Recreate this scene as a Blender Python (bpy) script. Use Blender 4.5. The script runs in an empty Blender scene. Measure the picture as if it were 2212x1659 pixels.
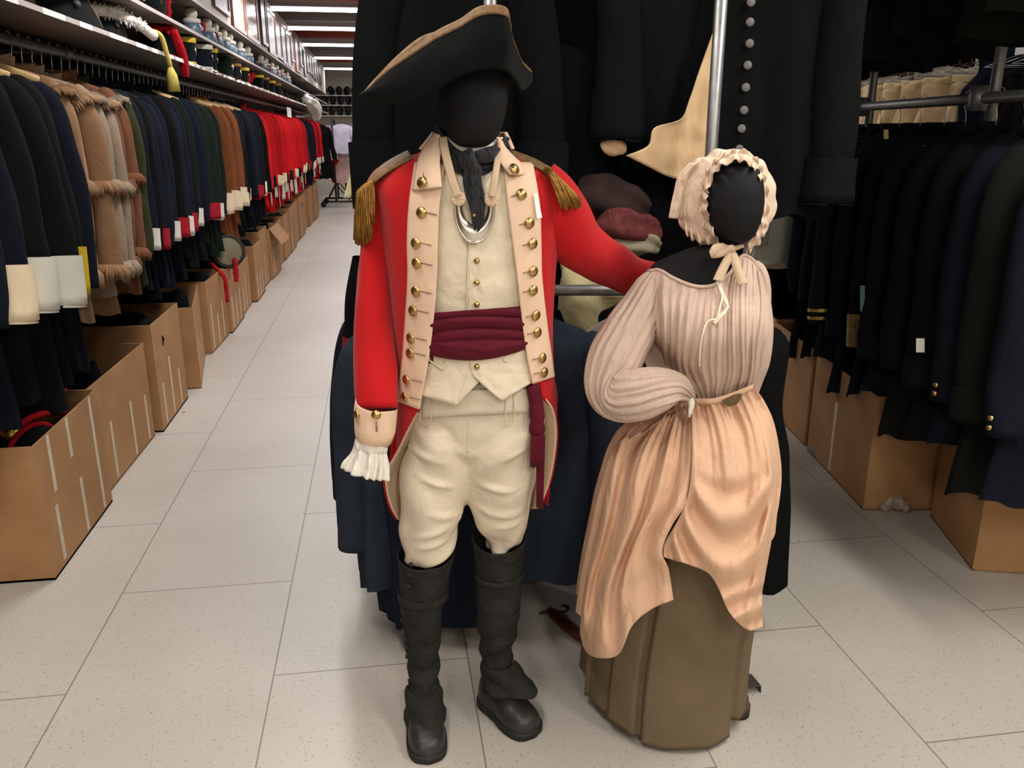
import bpy, math, random
from mathutils import Vector, Matrix, noise
SC = bpy.context.scene
COL = SC.collection
PI = math.pi
# ------------------------------------------------------------------ camera
FPX = 1800.0; TH = math.atan(544.5 / FPX); CH = 1.58
CT, ST = math.cos(TH), math.sin(TH)
YAW = math.atan(286 / (FPX * CT + 544.5 * ST))
CYW, SYW = math.cos(YAW), math.sin(YAW)
cam_d = bpy.data.cameras.new('camera'); cam = bpy.data.objects.new('camera', cam_d); COL.objects.link(cam)
cam.location = (0, 0, CH); cam.rotation_euler = (PI / 2 - TH, 0, -YAW)
cam_d.sensor_width = 36; cam_d.sensor_fit = 'HORIZONTAL'; cam_d.lens = FPX * 36 / 2212
cam_d.clip_start = 0.05; cam_d.clip_end = 100
SC.camera = cam

def k2w(p):            # camera-heading frame (right, ahead, up) -> world (aisle along +Y)
    return Vector((p[0] * CYW + p[1] * SYW, -p[0] * SYW + p[1] * CYW, p[2]))
def P(px, py, d):      # point at distance d ahead, heading frame
    u = (px - 1106) / FPX; v = (829.5 - py) / FPX
    t = d / (CT + v * ST)
    return Vector((u * t, d, CH + (v * CT - ST) * t))
def PF(px, py, z=0.0): # point on the horizontal plane z, heading frame
    u = (px - 1106) / FPX; v = (829.5 - py) / FPX
    t = (z - CH) / (v * CT - ST)
    return Vector((u * t, (CT + v * ST) * t, z))
def W(px, py, d): return k2w(P(px, py, d))
def atX(px, py, X):    # world point on the plane x = X
    r = k2w(P(px, py, 1.0)) - Vector((0, 0, CH)); t = X / r.x
    return Vector((X, r.y * t, CH + r.z * t))

def cr(pts, t):        # catmull-rom through a list of tuples, t in 0..1
    n = len(pts) - 1
    f = min(max(t, 0), 1) * n; i = min(int(f), n - 1); f -= i
    p1, p2 = pts[i], pts[i + 1]
    p0 = pts[i - 1] if i > 0 else [2 * a - b for a, b in zip(p1, p2)]
    p3 = pts[i + 2] if i + 2 <= n else [2 * b - a for a, b in zip(p1, p2)]
    return tuple(0.5 * (2 * b + (c - a) * f + (2 * a - 5 * b + 4 * c - d) * f * f + (3 * b - a - 3 * c + d) * f ** 3)
                 for a, b, c, d in zip(p0, p1, p2, p3))
def crc(pts, t):       # closed version
    n = len(pts); f = (t % 1.0) * n; i = int(f) % n; f -= int(f)
    p0, p1, p2, p3 = pts[i - 1], pts[i], pts[(i + 1) % n], pts[(i + 2) % n]
    return tuple(0.5 * (2 * b + (c - a) * f + (2 * a - 5 * b + 4 * c - d) * f * f + (3 * b - a - 3 * c + d) * f ** 3)
                 for a, b, c, d in zip(p0, p1, p2, p3))
def key(tab, x):       # smooth lookup in [(x, v...)]
    if x <= tab[0][0]: return tab[0][1:]
    if x >= tab[-1][0]: return tab[-1][1:]
    for i in range(len(tab) - 1):
        if x <= tab[i + 1][0]: break
    a, b = tab[i], tab[i + 1]; f = (x - a[0]) / (b[0] - a[0])
    o = tab[i - 1] if i else a; q = tab[i + 2] if i + 2 < len(tab) else b
    out = []
    for k in range(1, len(a)):
        h = b[0] - a[0]
        m0 = (b[k] - o[k]) / (b[0] - o[0]) * h; m1 = (q[k] - a[k]) / (q[0] - a[0]) * h
        f2, f3 = f * f, f ** 3
        out.append((2 * f3 - 3 * f2 + 1) * a[k] + (f3 - 2 * f2 + f) * m0 + (-2 * f3 + 3 * f2) * b[k] + (f3 - f2) * m1)
    return tuple(out)
def nz(x, y=0.0, z=0.0): return noise.noise(Vector((x, y, z)))
def lerp(a, b, t): return a + (b - a) * t
def sstep(a, b, x):
    t = min(max((x - a) / (b - a), 0), 1); return t * t * (3 - 2 * t)

# ------------------------------------------------------------------ objects
WL = {}
def tag(o, label=None, cat=None, group=None, kind=None):
    if label: o['label'] = label
    if cat: o['category'] = cat
    if group: o['group'] = group
    if kind: o['kind'] = kind
    return o
def thing(name, loc, label, cat, group=None, rz=0.0):
    o = bpy.data.objects.new(name, None); COL.objects.link(o)
    o.location = loc; o.rotation_euler = (0, 0, rz); o.empty_display_size = 0.05
    WL[o.name] = Vector(loc)
    return tag(o, label, cat, group)
def mk(name, V, F, mat, parent=None, fm=None, smooth=True, solid=0, soff=0.0, sub=0, local=False, sharp=None):
    """V: world points (or points local to the parent when local)."""
    mats = mat if isinstance(mat, (list, tuple)) else [mat]
    V = [Vector(v) for v in V]
    if local: base = Vector((0, 0, 0))
    elif parent is not None: base = WL[parent.name]
    else:
        xs = [v.x for v in V]; ys = [v.y for v in V]; zs = [v.z for v in V]
        base = Vector(((min(xs) + max(xs)) / 2, (min(ys) + max(ys)) / 2, min(zs)))
    me = bpy.data.meshes.new(name)
    me.from_pydata([v - base for v in V], [], F)
    for m in mats: me.materials.append(m)
    if fm: me.polygons.foreach_set('material_index', fm)
    if smooth: me.polygons.foreach_set('use_smooth', [True] * len(me.polygons))
    me.update()
    o = bpy.data.objects.new(name, me); COL.objects.link(o)
    if parent is not None:
        o.parent = parent; WL[o.name] = WL.get(parent.name, Vector((0, 0, 0)))
        if local: WL[o.name] = Vector((0, 0, 0))
    else:
        o.location = base; WL[o.name] = base
    if solid:
        m = o.modifiers.new('thick', 'SOLIDIFY'); m.thickness = solid; m.offset = soff
    if sub:
        m = o.modifiers.new('sub', 'SUBSURF'); m.levels = sub; m.render_levels = sub
    if sharp is not None and smooth:
        me.set_sharp_from_angle(angle=math.radians(sharp))
    return o
def struct(o): o['kind'] = 'structure'; return o
class MB:
    def __init__(s): s.V = []; s.F = []; s.M = []
    def add(s, vf, mi=0):
        n = len(s.V); s.V += [Vector(v) for v in vf[0]]; s.F += [tuple(i + n for i in f) for f in vf[1]]; s.M += [mi] * len(vf[1]); return s
    def make(s, name, mat, parent=None, **k): return mk(name, s.V, s.F, mat, parent, fm=s.M if any(s.M) else None, **k)
def k2(vf): return [k2w(v) for v in vf[0]], vf[1]
def gridf(nu, nv, fn, cu=False, cv=False):
    """fn(u, v) with u, v in 0..1"""
    V = []; mu = nu if cu else nu + 1; mv = nv if cv else nv + 1
    for j in range(mv):
        for i in range(mu): V.append(Vector(fn(i / nu, j / nv)))
    F = []
    for j in range(nv):
        for i in range(nu):
            a = j * mu + i; b = j * mu + (i + 1) % mu; j2 = (j + 1) % mv
            F.append((a, b, j2 * mu + (i + 1) % mu, j2 * mu + i))
    return V, F
def cap(vf, ring, flip=False):
    V, F = vf; c = Vector((0, 0, 0))
    for i in ring: c += V[i]
    V.append(c / len(ring)); k = len(V) - 1; n = len(ring)
    for i in range(n):
        t = (ring[i], ring[(i + 1) % n], k); F.append(t[::-1] if flip else t)
    return vf
def box(x0, x1, y0, y1, z0, z1):
    V = [Vector((x, y, z)) for z in (z0, z1) for y in (y0, y1) for x in (x0, x1)]
    return V, [(0, 2, 3, 1), (4, 5, 7, 6), (0, 1, 5, 4), (2, 6, 7, 3), (0, 4, 6, 2), (1, 3, 7, 5)]
def tube(pts, r, n=8, caps=True, smooth=0, closed=False, flat=1.0, upv=None):
    """round or oval tube along points; r number or list"""
    pts = [Vector(p) for p in pts]
    if smooth:
        m = smooth; q = pts
        pts = [Vector((crc if closed else cr)(q, i / m)) for i in range(m + (0 if closed else 1))]
        if isinstance(r, (list, tuple)): r = [cr([(a,) for a in r], i / m)[0] for i in range(len(pts))]
    N = len(pts)
    R = r if isinstance(r, (list, tuple)) else [r] * N
    V = []; F = []; up = upv or None
    for i in range(N):
        a = pts[i - 1] if (i > 0 or closed) else pts[i]; b = pts[(i + 1) % N] if (i < N - 1 or closed) else pts[i]
        t = (b - a).normalized() if (b - a).length > 1e-9 else Vector((0, 0, 1))
        if up is None: up = Vector((0, 0, 1)) if abs(t.z) < .8 else Vector((1, 0, 0))
        s = t.cross(up)
        if s.length < 1e-6: s = t.cross(Vector((.3, 1, .2)))
        s.normalize(); w = s.cross(t).normalized()
        if upv is None: up = w
        for k in range(n):
            an = 2 * PI * k / n
            V.append(pts[i] + s * (math.cos(an) * R[i]) + w * (math.sin(an) * R[i] * flat))
    for i in range(N if closed else N - 1):
        for k in range(n):
            F.append((i * n + k, i * n + (k + 1) % n, ((i + 1) % N) * n + (k + 1) % n, ((i + 1) % N) * n + k))
    if caps and not closed:
        cap((V, F), list(range(n)), True); cap((V, F), list(range((N - 1) * n, N * n)))
    return V, F
def sweep(ctrl, n=24, m=24, fold=None, caps=False, up=(0, -1, 0)):
    """ctrl: (x, y, z, ra, rb): oval section, ra along side, rb along up"""
    V = []; F = []
    for i in range(m + 1):
        t = i / m; c = cr(ctrl, t); c2 = cr(ctrl, min(1, t + .02)); c1 = cr(ctrl, max(0, t - .02))
        T = (Vector(c2[:3]) - Vector(c1[:3])).normalized()
        s = T.cross(Vector(up)).normalized(); w = s.cross(T).normalized()
        for k in range(n):
            an = 2 * PI * k / n; f = fold(t, an) if fold else 0
            V.append(Vector(c[:3]) + s * (math.cos(an) * (c[3] + f)) + w * (math.sin(an) * (c[4] + f)))
    for i in range(m):
        for k in range(n): F.append((i * n + k, i * n + (k + 1) % n, (i + 1) * n + (k + 1) % n, (i + 1) * n + k))
    if caps:
        cap((V, F), list(range(n)), True); cap((V, F), list(range(m * n, (m + 1) * n)))
    return V, F
def lathe(c, prof, n=20, ax=Vector((0, 0, 1))):
    """prof: (r, h) along axis ax from c"""
    ax = Vector(ax).normalized(); s = ax.orthogonal().normalized(); w = ax.cross(s)
    V = []; F = []; c = Vector(c)
    for r, h in prof:
        for k in range(n):
            a = 2 * PI * k / n; V.append(c + ax * h + (s * math.cos(a) + w * math.sin(a)) * max(r, 1e-5))
    for i in range(len(prof) - 1):
        for k in range(n): F.append((i * n + k, i * n + (k + 1) % n, (i + 1) * n + (k + 1) % n, (i + 1) * n + k))
    return V, F
class Env:
    """a body envelope: horizontal superellipse sections by height, heading frame. rows: (py, xl, xr, cd, b[, n])"""
    def __init__(s, rows):
        tab = []
        for r in rows:
            l = P(r[1], r[0], r[3]); q = P(r[2], r[0], r[3])
            tab.append((l.z, (l.x + q.x) / 2, r[3], (q.x - l.x) / 2, r[4], r[5] if len(r) > 5 else 2.2))
        s.tab = sorted(tab); s.z0 = s.tab[0][0]; s.z1 = s.tab[-1][0]
    def at(s, z): return key(s.tab, z)
    def ring(s, th, z, off=0.0):   # th: 0 = front (towards camera), positive to the photo's right
        cx, cd, a, b, n = s.at(z); si, co = math.sin(th), math.cos(th)
        a += off; b += off
        k = (abs(si) ** n + abs(co) ** n) ** (-1 / n)
        return Vector((cx + a * si * k, cd - b * co * k, z))
    def front(s, px, py, off=0.0):
        d = s.tab[len(s.tab) // 2][2] - .1
        for i in range(22):
            p = P(px, py, d); cx, cd, a, b, n = s.at(p.z)
            q = min(1.0, abs(p.x - cx) / (a + max(off, 0)))
            d = lerp(d, cd - (b + off) * max(0.0, 1 - q ** n) ** (1 / n), .55)
        return P(px, py, d)
    def normal(s, px, py):
        a = s.front(px, py); b = s.front(px + 3, py); c = s.front(px, py + 3)
        n = (b - a).cross(c - a); n.normalize()
        return n if n.y < 0 else -n
    def loft(s, z0, z1, nzz, th0, th1, nt, off=0.0, fold=None, closed=False):
        def fn(u, v):
            th = lerp(th0, th1, u); z = lerp(z0, z1, v)
            o = off(th, z) if callable(off) else off
            return s.ring(th, z, o + (fold(th, z) if fold else 0))
        return gridf(nt, nzz, fn, cu=closed)
def panel(env, L, R, nu, nv, off=0.0, ext=None):
    """sheet lying on env between two photo-outline curves L and R (top to bottom)"""
    def fn(u, v):
        a = cr(L, v); b = cr(R, v)
        px = lerp(a[0], b[0], u); py = lerp(a[1], b[1], u)
        o = off(u, v, px, py) if callable(off) else off
        return env.front(px, py, o)
    return gridf(nu, nv, fn)

# ------------------------------------------------------------------ materials
def lin(c): return c / 12.92 if c <= .04045 else ((c + .055) / 1.055) ** 2.4
def rgb(r, g, b): return (lin(r / 255), lin(g / 255), lin(b / 255), 1)
MATS = {}
class N:
    def __init__(s, name):
        s.m = bpy.data.materials.new(name); s.m.use_nodes = True; s.t = s.m.node_tree
        s.b = s.t.nodes['Principled BSDF']; s.out = s.t.nodes['Material Output']
    def n(s, typ, **k):
        o = s.t.nodes.new(typ)
        for a, v in k.items():
            if a in o.inputs.keys(): o.inputs[a].default_value = v
            else: setattr(o, a, v)
        return o
    def l(s, a, b): s.t.links.new(a, b)
    def coord(s, sc=(1, 1, 1)):
        c = s.n('ShaderNodeTexCoord'); m = s.n('ShaderNodeMapping'); m.inputs['Scale'].default_value = sc
        s.l(c.outputs['Object'], m.inputs['Vector']); return m.outputs['Vector']
    def ramp(s, fac, stops):
        r = s.n('ShaderNodeValToRGB'); e = r.color_ramp.elements
        while len(e) < len(stops): e.new(0.5)
        for el, (p, c) in zip(e, stops): el.position = p; el.color = c
        s.l(fac, r.inputs['Fac']); return r.outputs['Color']
    def bump(s, h, strength, dist, prev=None):
        b = s.n('ShaderNodeBump'); b.inputs['Strength'].default_value = strength; b.inputs['Distance'].default_value = dist
        s.l(h, b.inputs['Height'])
        if prev: s.l(prev, b.inputs['Normal'])
        return b.outputs['Normal']
def mul(c, f): return (min(1, c[0] * f), min(1, c[1] * f), min(1, c[2] * f), 1)
def cloth(name, c, var=.12, big=9.0, weave=700.0, wb=.25, wrinkle=0.0, wsc=(14, 14, 6), rough=.9, sheen=.0, spec=.15):
    if name in MATS: return MATS[name]
    N_ = N(name); v = N_.coord()
    n1 = N_.n('ShaderNodeTexNoise', Scale=big, Detail=4.0, Roughness=.6); N_.l(v, n1.inputs['Vector'])
    N_.l(N_.ramp(n1.outputs['Fac'], [(.3, mul(c, 1 - var)), (.7, mul(c, 1 + var))]), N_.b.inputs['Base Color'])
    n2 = N_.n('ShaderNodeTexNoise', Scale=weave, Detail=2.0); N_.l(v, n2.inputs['Vector'])
    b = N_.bump(n2.outputs['Fac'], wb, .002)
    if wrinkle:
        n3 = N_.n('ShaderNodeTexNoise', Scale=1.0, Detail=3.0, Roughness=.55, Distortion=.6); N_.l(N_.coord(wsc), n3.inputs['Vector'])
        b = N_.bump(n3.outputs['Fac'], min(1, wrinkle * 1.6), .03, b)
    N_.l(b, N_.b.inputs['Normal'])
    N_.b.inputs['Roughness'].default_value = rough; N_.b.inputs['Specular IOR Level'].default_value = spec
    N_.b.inputs['Sheen Weight'].default_value = sheen; N_.b.inputs['Sheen Roughness'].default_value = .5
    MATS[name] = N_.m; return N_.m
def plain(name, c, rough=.5, metal=0.0, spec=.5, bump=0.0, bsc=60.0, var=0.0, vsc=8.0, emit=None, es=0.0):
    if name in MATS: return MATS[name]
    N_ = N(name); v = N_.coord()
    N_.b.inputs['Base Color'].default_value = c
    N_.b.inputs['Roughness'].default_value = rough; N_.b.inputs['Metallic'].default_value = metal
    N_.b.inputs['Specular IOR Level'].default_value = spec
    if var:
        n1 = N_.n('ShaderNodeTexNoise', Scale=vsc, Detail=5.0, Roughness=.65); N_.l(v, n1.inputs['Vector'])
        N_.l(N_.ramp(n1.outputs['Fac'], [(.3, mul(c, 1 - var)), (.7, mul(c, 1 + var))]), N_.b.inputs['Base Color'])
    if bump:
        n2 = N_.n('ShaderNodeTexNoise', Scale=bsc, Detail=4.0); N_.l(v, n2.inputs['Vector'])
        N_.l(N_.bump(n2.outputs['Fac'], bump, .005), N_.b.inputs['Normal'])
    if emit:
        N_.b.inputs['Emission Color'].default_value = emit; N_.b.inputs['Emission Strength'].default_value = es
    MATS[name] = N_.m; return N_.m

M_red = cloth('scarlet_wool', rgb(184, 22, 26), .06, 6, 900, .3, .12, (9, 9, 4), .85, .1)
M_buff = cloth('buff_facing', rgb(228, 196, 168), .05, 9, 800, .2, .1, (12, 12, 8))
M_cream = cloth('cream_linen', rgb(228, 214, 188), .06, 10, 900, .25, .2, (18, 18, 12))
M_breech = cloth('breeches_drill', rgb(216, 203, 180), .06, 8, 900, .2, .2, (11, 11, 13))
M_lining = cloth('coat_lining', rgb(222, 196, 166), .06, 7, 800, .2, .12)
M_sash = cloth('crimson_silk', rgb(88, 9, 30), .12, 9, 900, .25, .15, (10, 10, 40), .7, .04, .2)
M_black = cloth('black_jersey', rgb(25, 25, 26), .06, 30, 1100, .15, .05, (20, 20, 20), .8, .0, .16)
M_felt = cloth('black_felt', rgb(17, 19, 19), .15, 60, 1200, .5, 0, rough=.95, sheen=.03, spec=.08)
M_braid = cloth('gold_braid', rgb(118, 88, 52), .35, 90, 500, .8, 0, rough=.6, spec=.4)
M_bullion = plain('bullion_fringe', rgb(146, 104, 40), .42, .55, .5, .5, 300, .35, 60)
M_brass = plain('brass_button', rgb(190, 162, 104), .3, 1.0, .5, .25, 160, .25, 60)
M_silver = plain('polished_silver', rgb(225, 218, 206), .2, 1.0)
M_white = cloth('white_linen', rgb(232, 226, 214), .05, 20, 700, .2, .3, (40, 40, 10))
M_neck = cloth('black_silk', rgb(17, 19, 23), .2, 20, 700, .3, .4, (60, 60, 14), .6, .1, .4)
M_gaiter = cloth('black_canvas', rgb(42, 41, 38), .22, 16, 700, .35, .35, (10, 10, 22), .85)
M_shoe = plain('worn_black_leather', rgb(44, 42, 40), .45, 0, .5, .25, 70, .3, 18)
M_sole = plain('dark_sole', rgb(28, 26, 24), .7)
M_thread = plain('buttonhole_thread', rgb(150, 122, 98), .9)
M_blouse = cloth('muslin', rgb(200, 176, 160), .06, 14, 500, .3, .14, (70, 70, 5), .95)
M_over = cloth('peach_linen', rgb(212, 172, 142), .07, 7, 800, .25, .3, (16, 16, 8), .92)
M_under = cloth('olive_brown_twill', rgb(110, 95, 74), .16, 5, 900, .25, .15, (10, 10, 4), .95)
M_bonnet = cloth('bonnet_cotton', rgb(222, 199, 176), .05, 16, 800, .25, .4, (30, 30, 12), .95)
M_ribbon = cloth('beige_ribbon', rgb(206, 180, 152), .06, 20, 800, .2)
M_string = cloth('white_cord', rgb(236, 226, 200), .06, 60, 900, .3)
M_paper = plain('white_paper', rgb(238, 236, 230), .7)
M_galv = plain('galvanised_pipe', rgb(150, 150, 150), .42, .85, .5, .1, 40, .18, 26)
M_darkpipe = plain('grey_pipe', rgb(140, 140, 138), .45, .7, .5, .1, 40, .2, 26)
M_wire = plain('hanger_wire', rgb(196, 194, 188), .35, .7)
M_brownshoe = plain('brown_leather', rgb(92, 52, 34), .4, 0, .5, .1, 60, .2, 14)
M_pewter = plain('pewter', rgb(100, 96, 94), .6, .3, .5, .2, 90, .15)
# ------------------------------------------------------------------ setting
def floor_mat():
    N_ = N('speckled_vinyl_tile'); c = N_.n('ShaderNodeTexCoord'); v = c.outputs['Object']
    n1 = N_.n('ShaderNodeTexNoise', Scale=1.1, Detail=4.0); N_.l(v, n1.inputs['Vector'])
    base = N_.ramp(n1.outputs['Fac'], [(.3, rgb(177, 170, 159)), (.7, rgb(189, 183, 173))])
    vo = N_.n('ShaderNodeTexVoronoi', Scale=95.0); N_.l(v, vo.inputs['Vector'])
    sz = N_.n('ShaderNodeTexWhiteNoise'); N_.l(vo.outputs['Position'], sz.inputs['Vector'])
    th = N_.n('ShaderNodeMath', operation='MULTIPLY'); N_.l(sz.outputs['Value'], th.inputs[0]); th.inputs[1].default_value = .30
    lt = N_.n('ShaderNodeMath', operation='LESS_THAN'); N_.l(vo.outputs['Distance'], lt.inputs[0]); N_.l(th.outputs[0], lt.inputs[1])
    mx = N_.n('ShaderNodeMix', data_type='RGBA'); N_.l(base, mx.inputs['A'])
    mx.inputs['B'].default_value = rgb(158, 148, 134); N_.l(lt.outputs[0], mx.inputs['Factor'])
    # rare dark scuffs
    vo2 = N_.n('ShaderNodeTexVoronoi', Scale=4.2); N_.l(v, vo2.inputs['Vector'])
    s2 = N_.n('ShaderNodeTexWhiteNoise'); N_.l(vo2.outputs['Position'], s2.inputs['Vector'])
    t2 = N_.n('ShaderNodeMapRange'); N_.l(s2.outputs['Value'], t2.inputs['Value'])
    t2.inputs['From Min'].default_value = .55; t2.inputs['From Max'].default_value = 1; t2.inputs['To Max'].default_value = .045
    l2 = N_.n('ShaderNodeMath', operation='LESS_THAN'); N_.l(vo2.outputs['Distance'], l2.inputs[0]); N_.l(t2.outputs[0], l2.inputs[1])
    mx2 = N_.n('ShaderNodeMix', data_type='RGBA'); N_.l(mx.outputs['Result'], mx2.inputs['A'])
    mx2.inputs['B'].default_value = rgb(70, 64, 58); N_.l(l2.outputs[0], mx2.inputs['Factor'])
    # tile joints: columns .592 wide along x, joints every 1.13 along y, staggered
    mp = N_.n('ShaderNodeMapping'); N_.l(v, mp.inputs['Vector'])
    mp.inputs['Rotation'].default_value = (0, 0, PI / 2); mp.inputs['Location'].default_value = (-.575, .39 + .592 * 20, 0)
    br = N_.n('ShaderNodeTexBrick'); N_.l(mp.outputs['Vector'], br.inputs['Vector'])
    br.offset = .5; br.inputs['Scale'].default_value = 1; br.inputs['Brick Width'].default_value = 1.13; br.inputs['Row Height'].default_value = .592
    br.inputs['Mortar Size'].default_value = .0022; br.inputs['Mortar Smooth'].default_value = 0
    mx3 = N_.n('ShaderNodeMix', data_type='RGBA'); N_.l(mx2.outputs['Result'], mx3.inputs['A'])
    mx3.inputs['B'].default_value = rgb(128, 120, 110); N_.l(br.outputs['Fac'], mx3.inputs['Factor'])
    N_.l(mx3.outputs['Result'], N_.b.inputs['Base Color'])
    N_.b.inputs['Roughness'].default_value = .42; N_.b.inputs['Specular IOR Level'].default_value = .35
    return N_.m
M_floor = floor_mat()
X0, X1, Y0, Y1, ZC = -3.0, 6.5, -5.0, 23.6, 4.0
fl = mk('floor', *box(X0, X1, Y0, Y1, -.05, 0), M_floor, smooth=False)
fl.data.transform(Matrix.Translation(fl.location)); fl.location = (0, 0, 0); struct(fl)
M_wallp = plain('painted_wall', rgb(206, 200, 184), .8, var=.05)
M_walld = plain('brown_panel_wall', rgb(118, 92, 80), .8, var=.12)
M_ceil = plain('ceiling_boards', rgb(120, 110, 100), .85, var=.1)
M_beamred = plain('rust_red_beam', rgb(150, 66, 44), .7, var=.15)
M_beamgrey = plain('grey_steel_beam', rgb(140, 134, 128), .6, var=.1)
struct(mk('wall_back', *box(X0, X1, Y1, Y1 + .1, 0, ZC), M_wallp, smooth=False))
struct(mk('wall_left', *box(X0 - .1, X0, Y0, Y1, 0, ZC), M_walld, smooth=False))
struct(mk('wall_right', *box(X1, X1 + .1, Y0, Y1, 0, ZC), M_wallp, smooth=False))
struct(mk('wall_front', *box(X0, X1, Y0 - .1, Y0, 0, ZC), M_wallp, smooth=False))
struct(mk('ceiling', *box(X0, X1, Y0, Y1, ZC, ZC + .1), M_ceil, smooth=False))
def light_area(x, y, z, sx, sy, power, col):
    d = bpy.data.lights.new('fluorescent_glow', 'AREA'); d.shape = 'RECTANGLE'; d.size = sx; d.size_y = sy
    d.energy = power; d.color = col
    o = bpy.data.objects.new('fluorescent_glow', d); COL.objects.link(o); o.location = (x, y, z)
    return o
LZ = 2.98; LP = .5
M_tube = plain('lit_tube', rgb(250, 246, 255), .4, emit=(1.0, .95, 1.0, 1), es=9.0)
M_fix = plain('white_fixture', rgb(214, 208, 206), .5)
def fixture(x, y, ln, axis, label, group, power, col):
    t = thing('ceiling_light', (x, y, LZ), label, 'ceiling light', group)
    def bx(a0, a1, b0, b1, c0, c1):
        V, F = box(a0, a1, b0, b1, c0, c1)
        if axis == 'y': V = [Vector((-v.y, v.x, v.z)) for v in V]
        return [v + Vector((x, y, LZ)) for v in V], F
    m = MB(); m.add(bx(-ln / 2, ln / 2, -.06, .06, .05, .12))
    V, F = [], []
    m.add(bx(-ln / 2, ln / 2, -.13, -.055, .045, .055)); m.add(bx(-ln / 2, ln / 2, .055, .13, .045, .055))
    for q in (-ln / 2 + .2, ln / 2 - .2): m.add(bx(q - .006, q + .006, -.006, .006, .12, ZC - LZ))
    m.make('housing', M_fix, t, smooth=False)
    for s in (-.03, .03):
        p = [Vector((-ln / 2 + .03, s, .025)), Vector((ln / 2 - .03, s, .025))]
        if axis == 'y': p = [Vector((-q.y, q.x, q.z)) for q in p]
        mk('tube', *tube([q + Vector((x, y, LZ)) for q in p], .016, 10), M_tube, t)
    if power:
        power *= LP
        o = light_area(x, y, LZ - .03, ln if axis == 'x' else .2, .2 if axis == 'x' else ln, power, col)
        o.parent = t; o.location = (0, 0, -.03); o.name = 'tube_glow'
COOL = (1, .965, .98); WARM = (1, .95, .875)
ordn = ['first', 'second', 'third', 'fourth', 'fifth', 'sixth', 'seventh', 'eighth', 'ninth', 'tenth', 'eleventh', 'twelfth', 'thirteenth', 'fourteenth',
        'fifteenth', 'sixteenth', 'seventeenth', 'eighteenth', 'nineteenth', 'twentieth']
for i, y in enumerate((11.3, 13.3, 15.7, 18.4, 21.4)):
    fixture(-.35, y, 2.6, 'x', '%s lit fluorescent batten from the near end of the row under the rust-red beams' % ordn[i], 'fluorescent battens down the aisle', 95, COOL)
for y in (8.3,):  # unseen batten, added for light along the hat shelf and coat rail
    fixture(-.35, y, 2.4, 'x', 'added fluorescent batten above the aisle, out of view', 'battens overhead', 150, COOL)
for x, y, p in ((-.35, 4.9, 150), (-.45, 1.6, 90), (.5, -1.6, 125), (2.7, -1.8, 170), (1.9, 1.3, 150), (2.35, 4.4, 75), (3.3, 8.0, 70), (-1.2, -3.4, 210)):  # unseen battens, added and powered to light the mannequins, box fronts and racks
    fixture(x, y, 2.4, 'y', 'added fluorescent batten overhead, out of view', 'battens overhead', p, WARM if y < 3 else COOL)
for i, y in enumerate((9.4, 12.3, 14.5, 17.0, 19.9, 22.6)):
    struct(mk('ceiling_beam', *box(X0, X1, y - .07, y + .07, 3.25, 3.55), M_beamgrey if i % 2 == 0 else M_beamred, smooth=False))
for i, y in enumerate((10.6, 13.4, 15.8, 18.4)):
    struct(mk('ceiling_beam', *box(X0, X1, y - .5, y + .5, 3.72, 3.8), M_beamred, smooth=False))
wd = bpy.data.worlds.new('world'); SC.world = wd; wd.use_nodes = True
wd.node_tree.nodes['Background'].inputs['Color'].default_value = (1, .95, .9, 1)
wd.node_tree.nodes['Background'].inputs['Strength'].default_value = .1
SC.view_settings.view_transform = 'Standard'; SC.view_settings.look = 'None'
SC.view_settings.exposure = -.27; SC.view_settings.gamma = 1.0; SC.view_settings.use_curve_mapping = False
# ------------------------------------------------------------------ the soldier mannequin
man = thing('mannequin', k2w((-.1, 2.0, 0)), 'tall faceless black mannequin in a scarlet officer coat, cream breeches and black gaiters', 'mannequin', 'dressed mannequins')
def mkk(name, vf, mat, parent, **k): return mk(name, [k2w(v) for v in vf[0]], vf[1], mat, parent, **k)
hb = Env([(76, 1000, 1048, 1.985, .03), (84, 978, 1068, 1.982, .06), (100, 960, 1086, 1.978, .085), (130, 949, 1096, 1.972, .104), (170, 945, 1098, 1.965, .113),
          (210, 946, 1097, 1.96, .113), (250, 952, 1091, 1.957, .108), (280, 961, 1082, 1.955, .1), (300, 972, 1072, 1.957, .09), (313, 984, 1061, 1.965, .076),
          (321, 985, 1058, 1.985, .058), (332, 978, 1066, 2.01, .056), (350, 970, 1076, 2.02, .062), (368, 920, 1120, 2.025, .08),
          (385, 870, 1160, 2.03, .095), (420, 850, 1180, 2.03, .108), (560, 862, 1178, 2.03, .118), (720, 888, 1168, 2.03, .112), (860, 910, 1150, 2.03, .09), (930, 920, 1140, 2.03, .085)])
V, F = hb.loft(hb.z0, hb.z1, 90, 0, 2 * PI, 40, closed=True)
cap((V, F), list(range(40)), True); cap((V, F), list(range(40 * 90, 40 * 91)))
mkk('body', (V, F), M_black, man)

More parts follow.
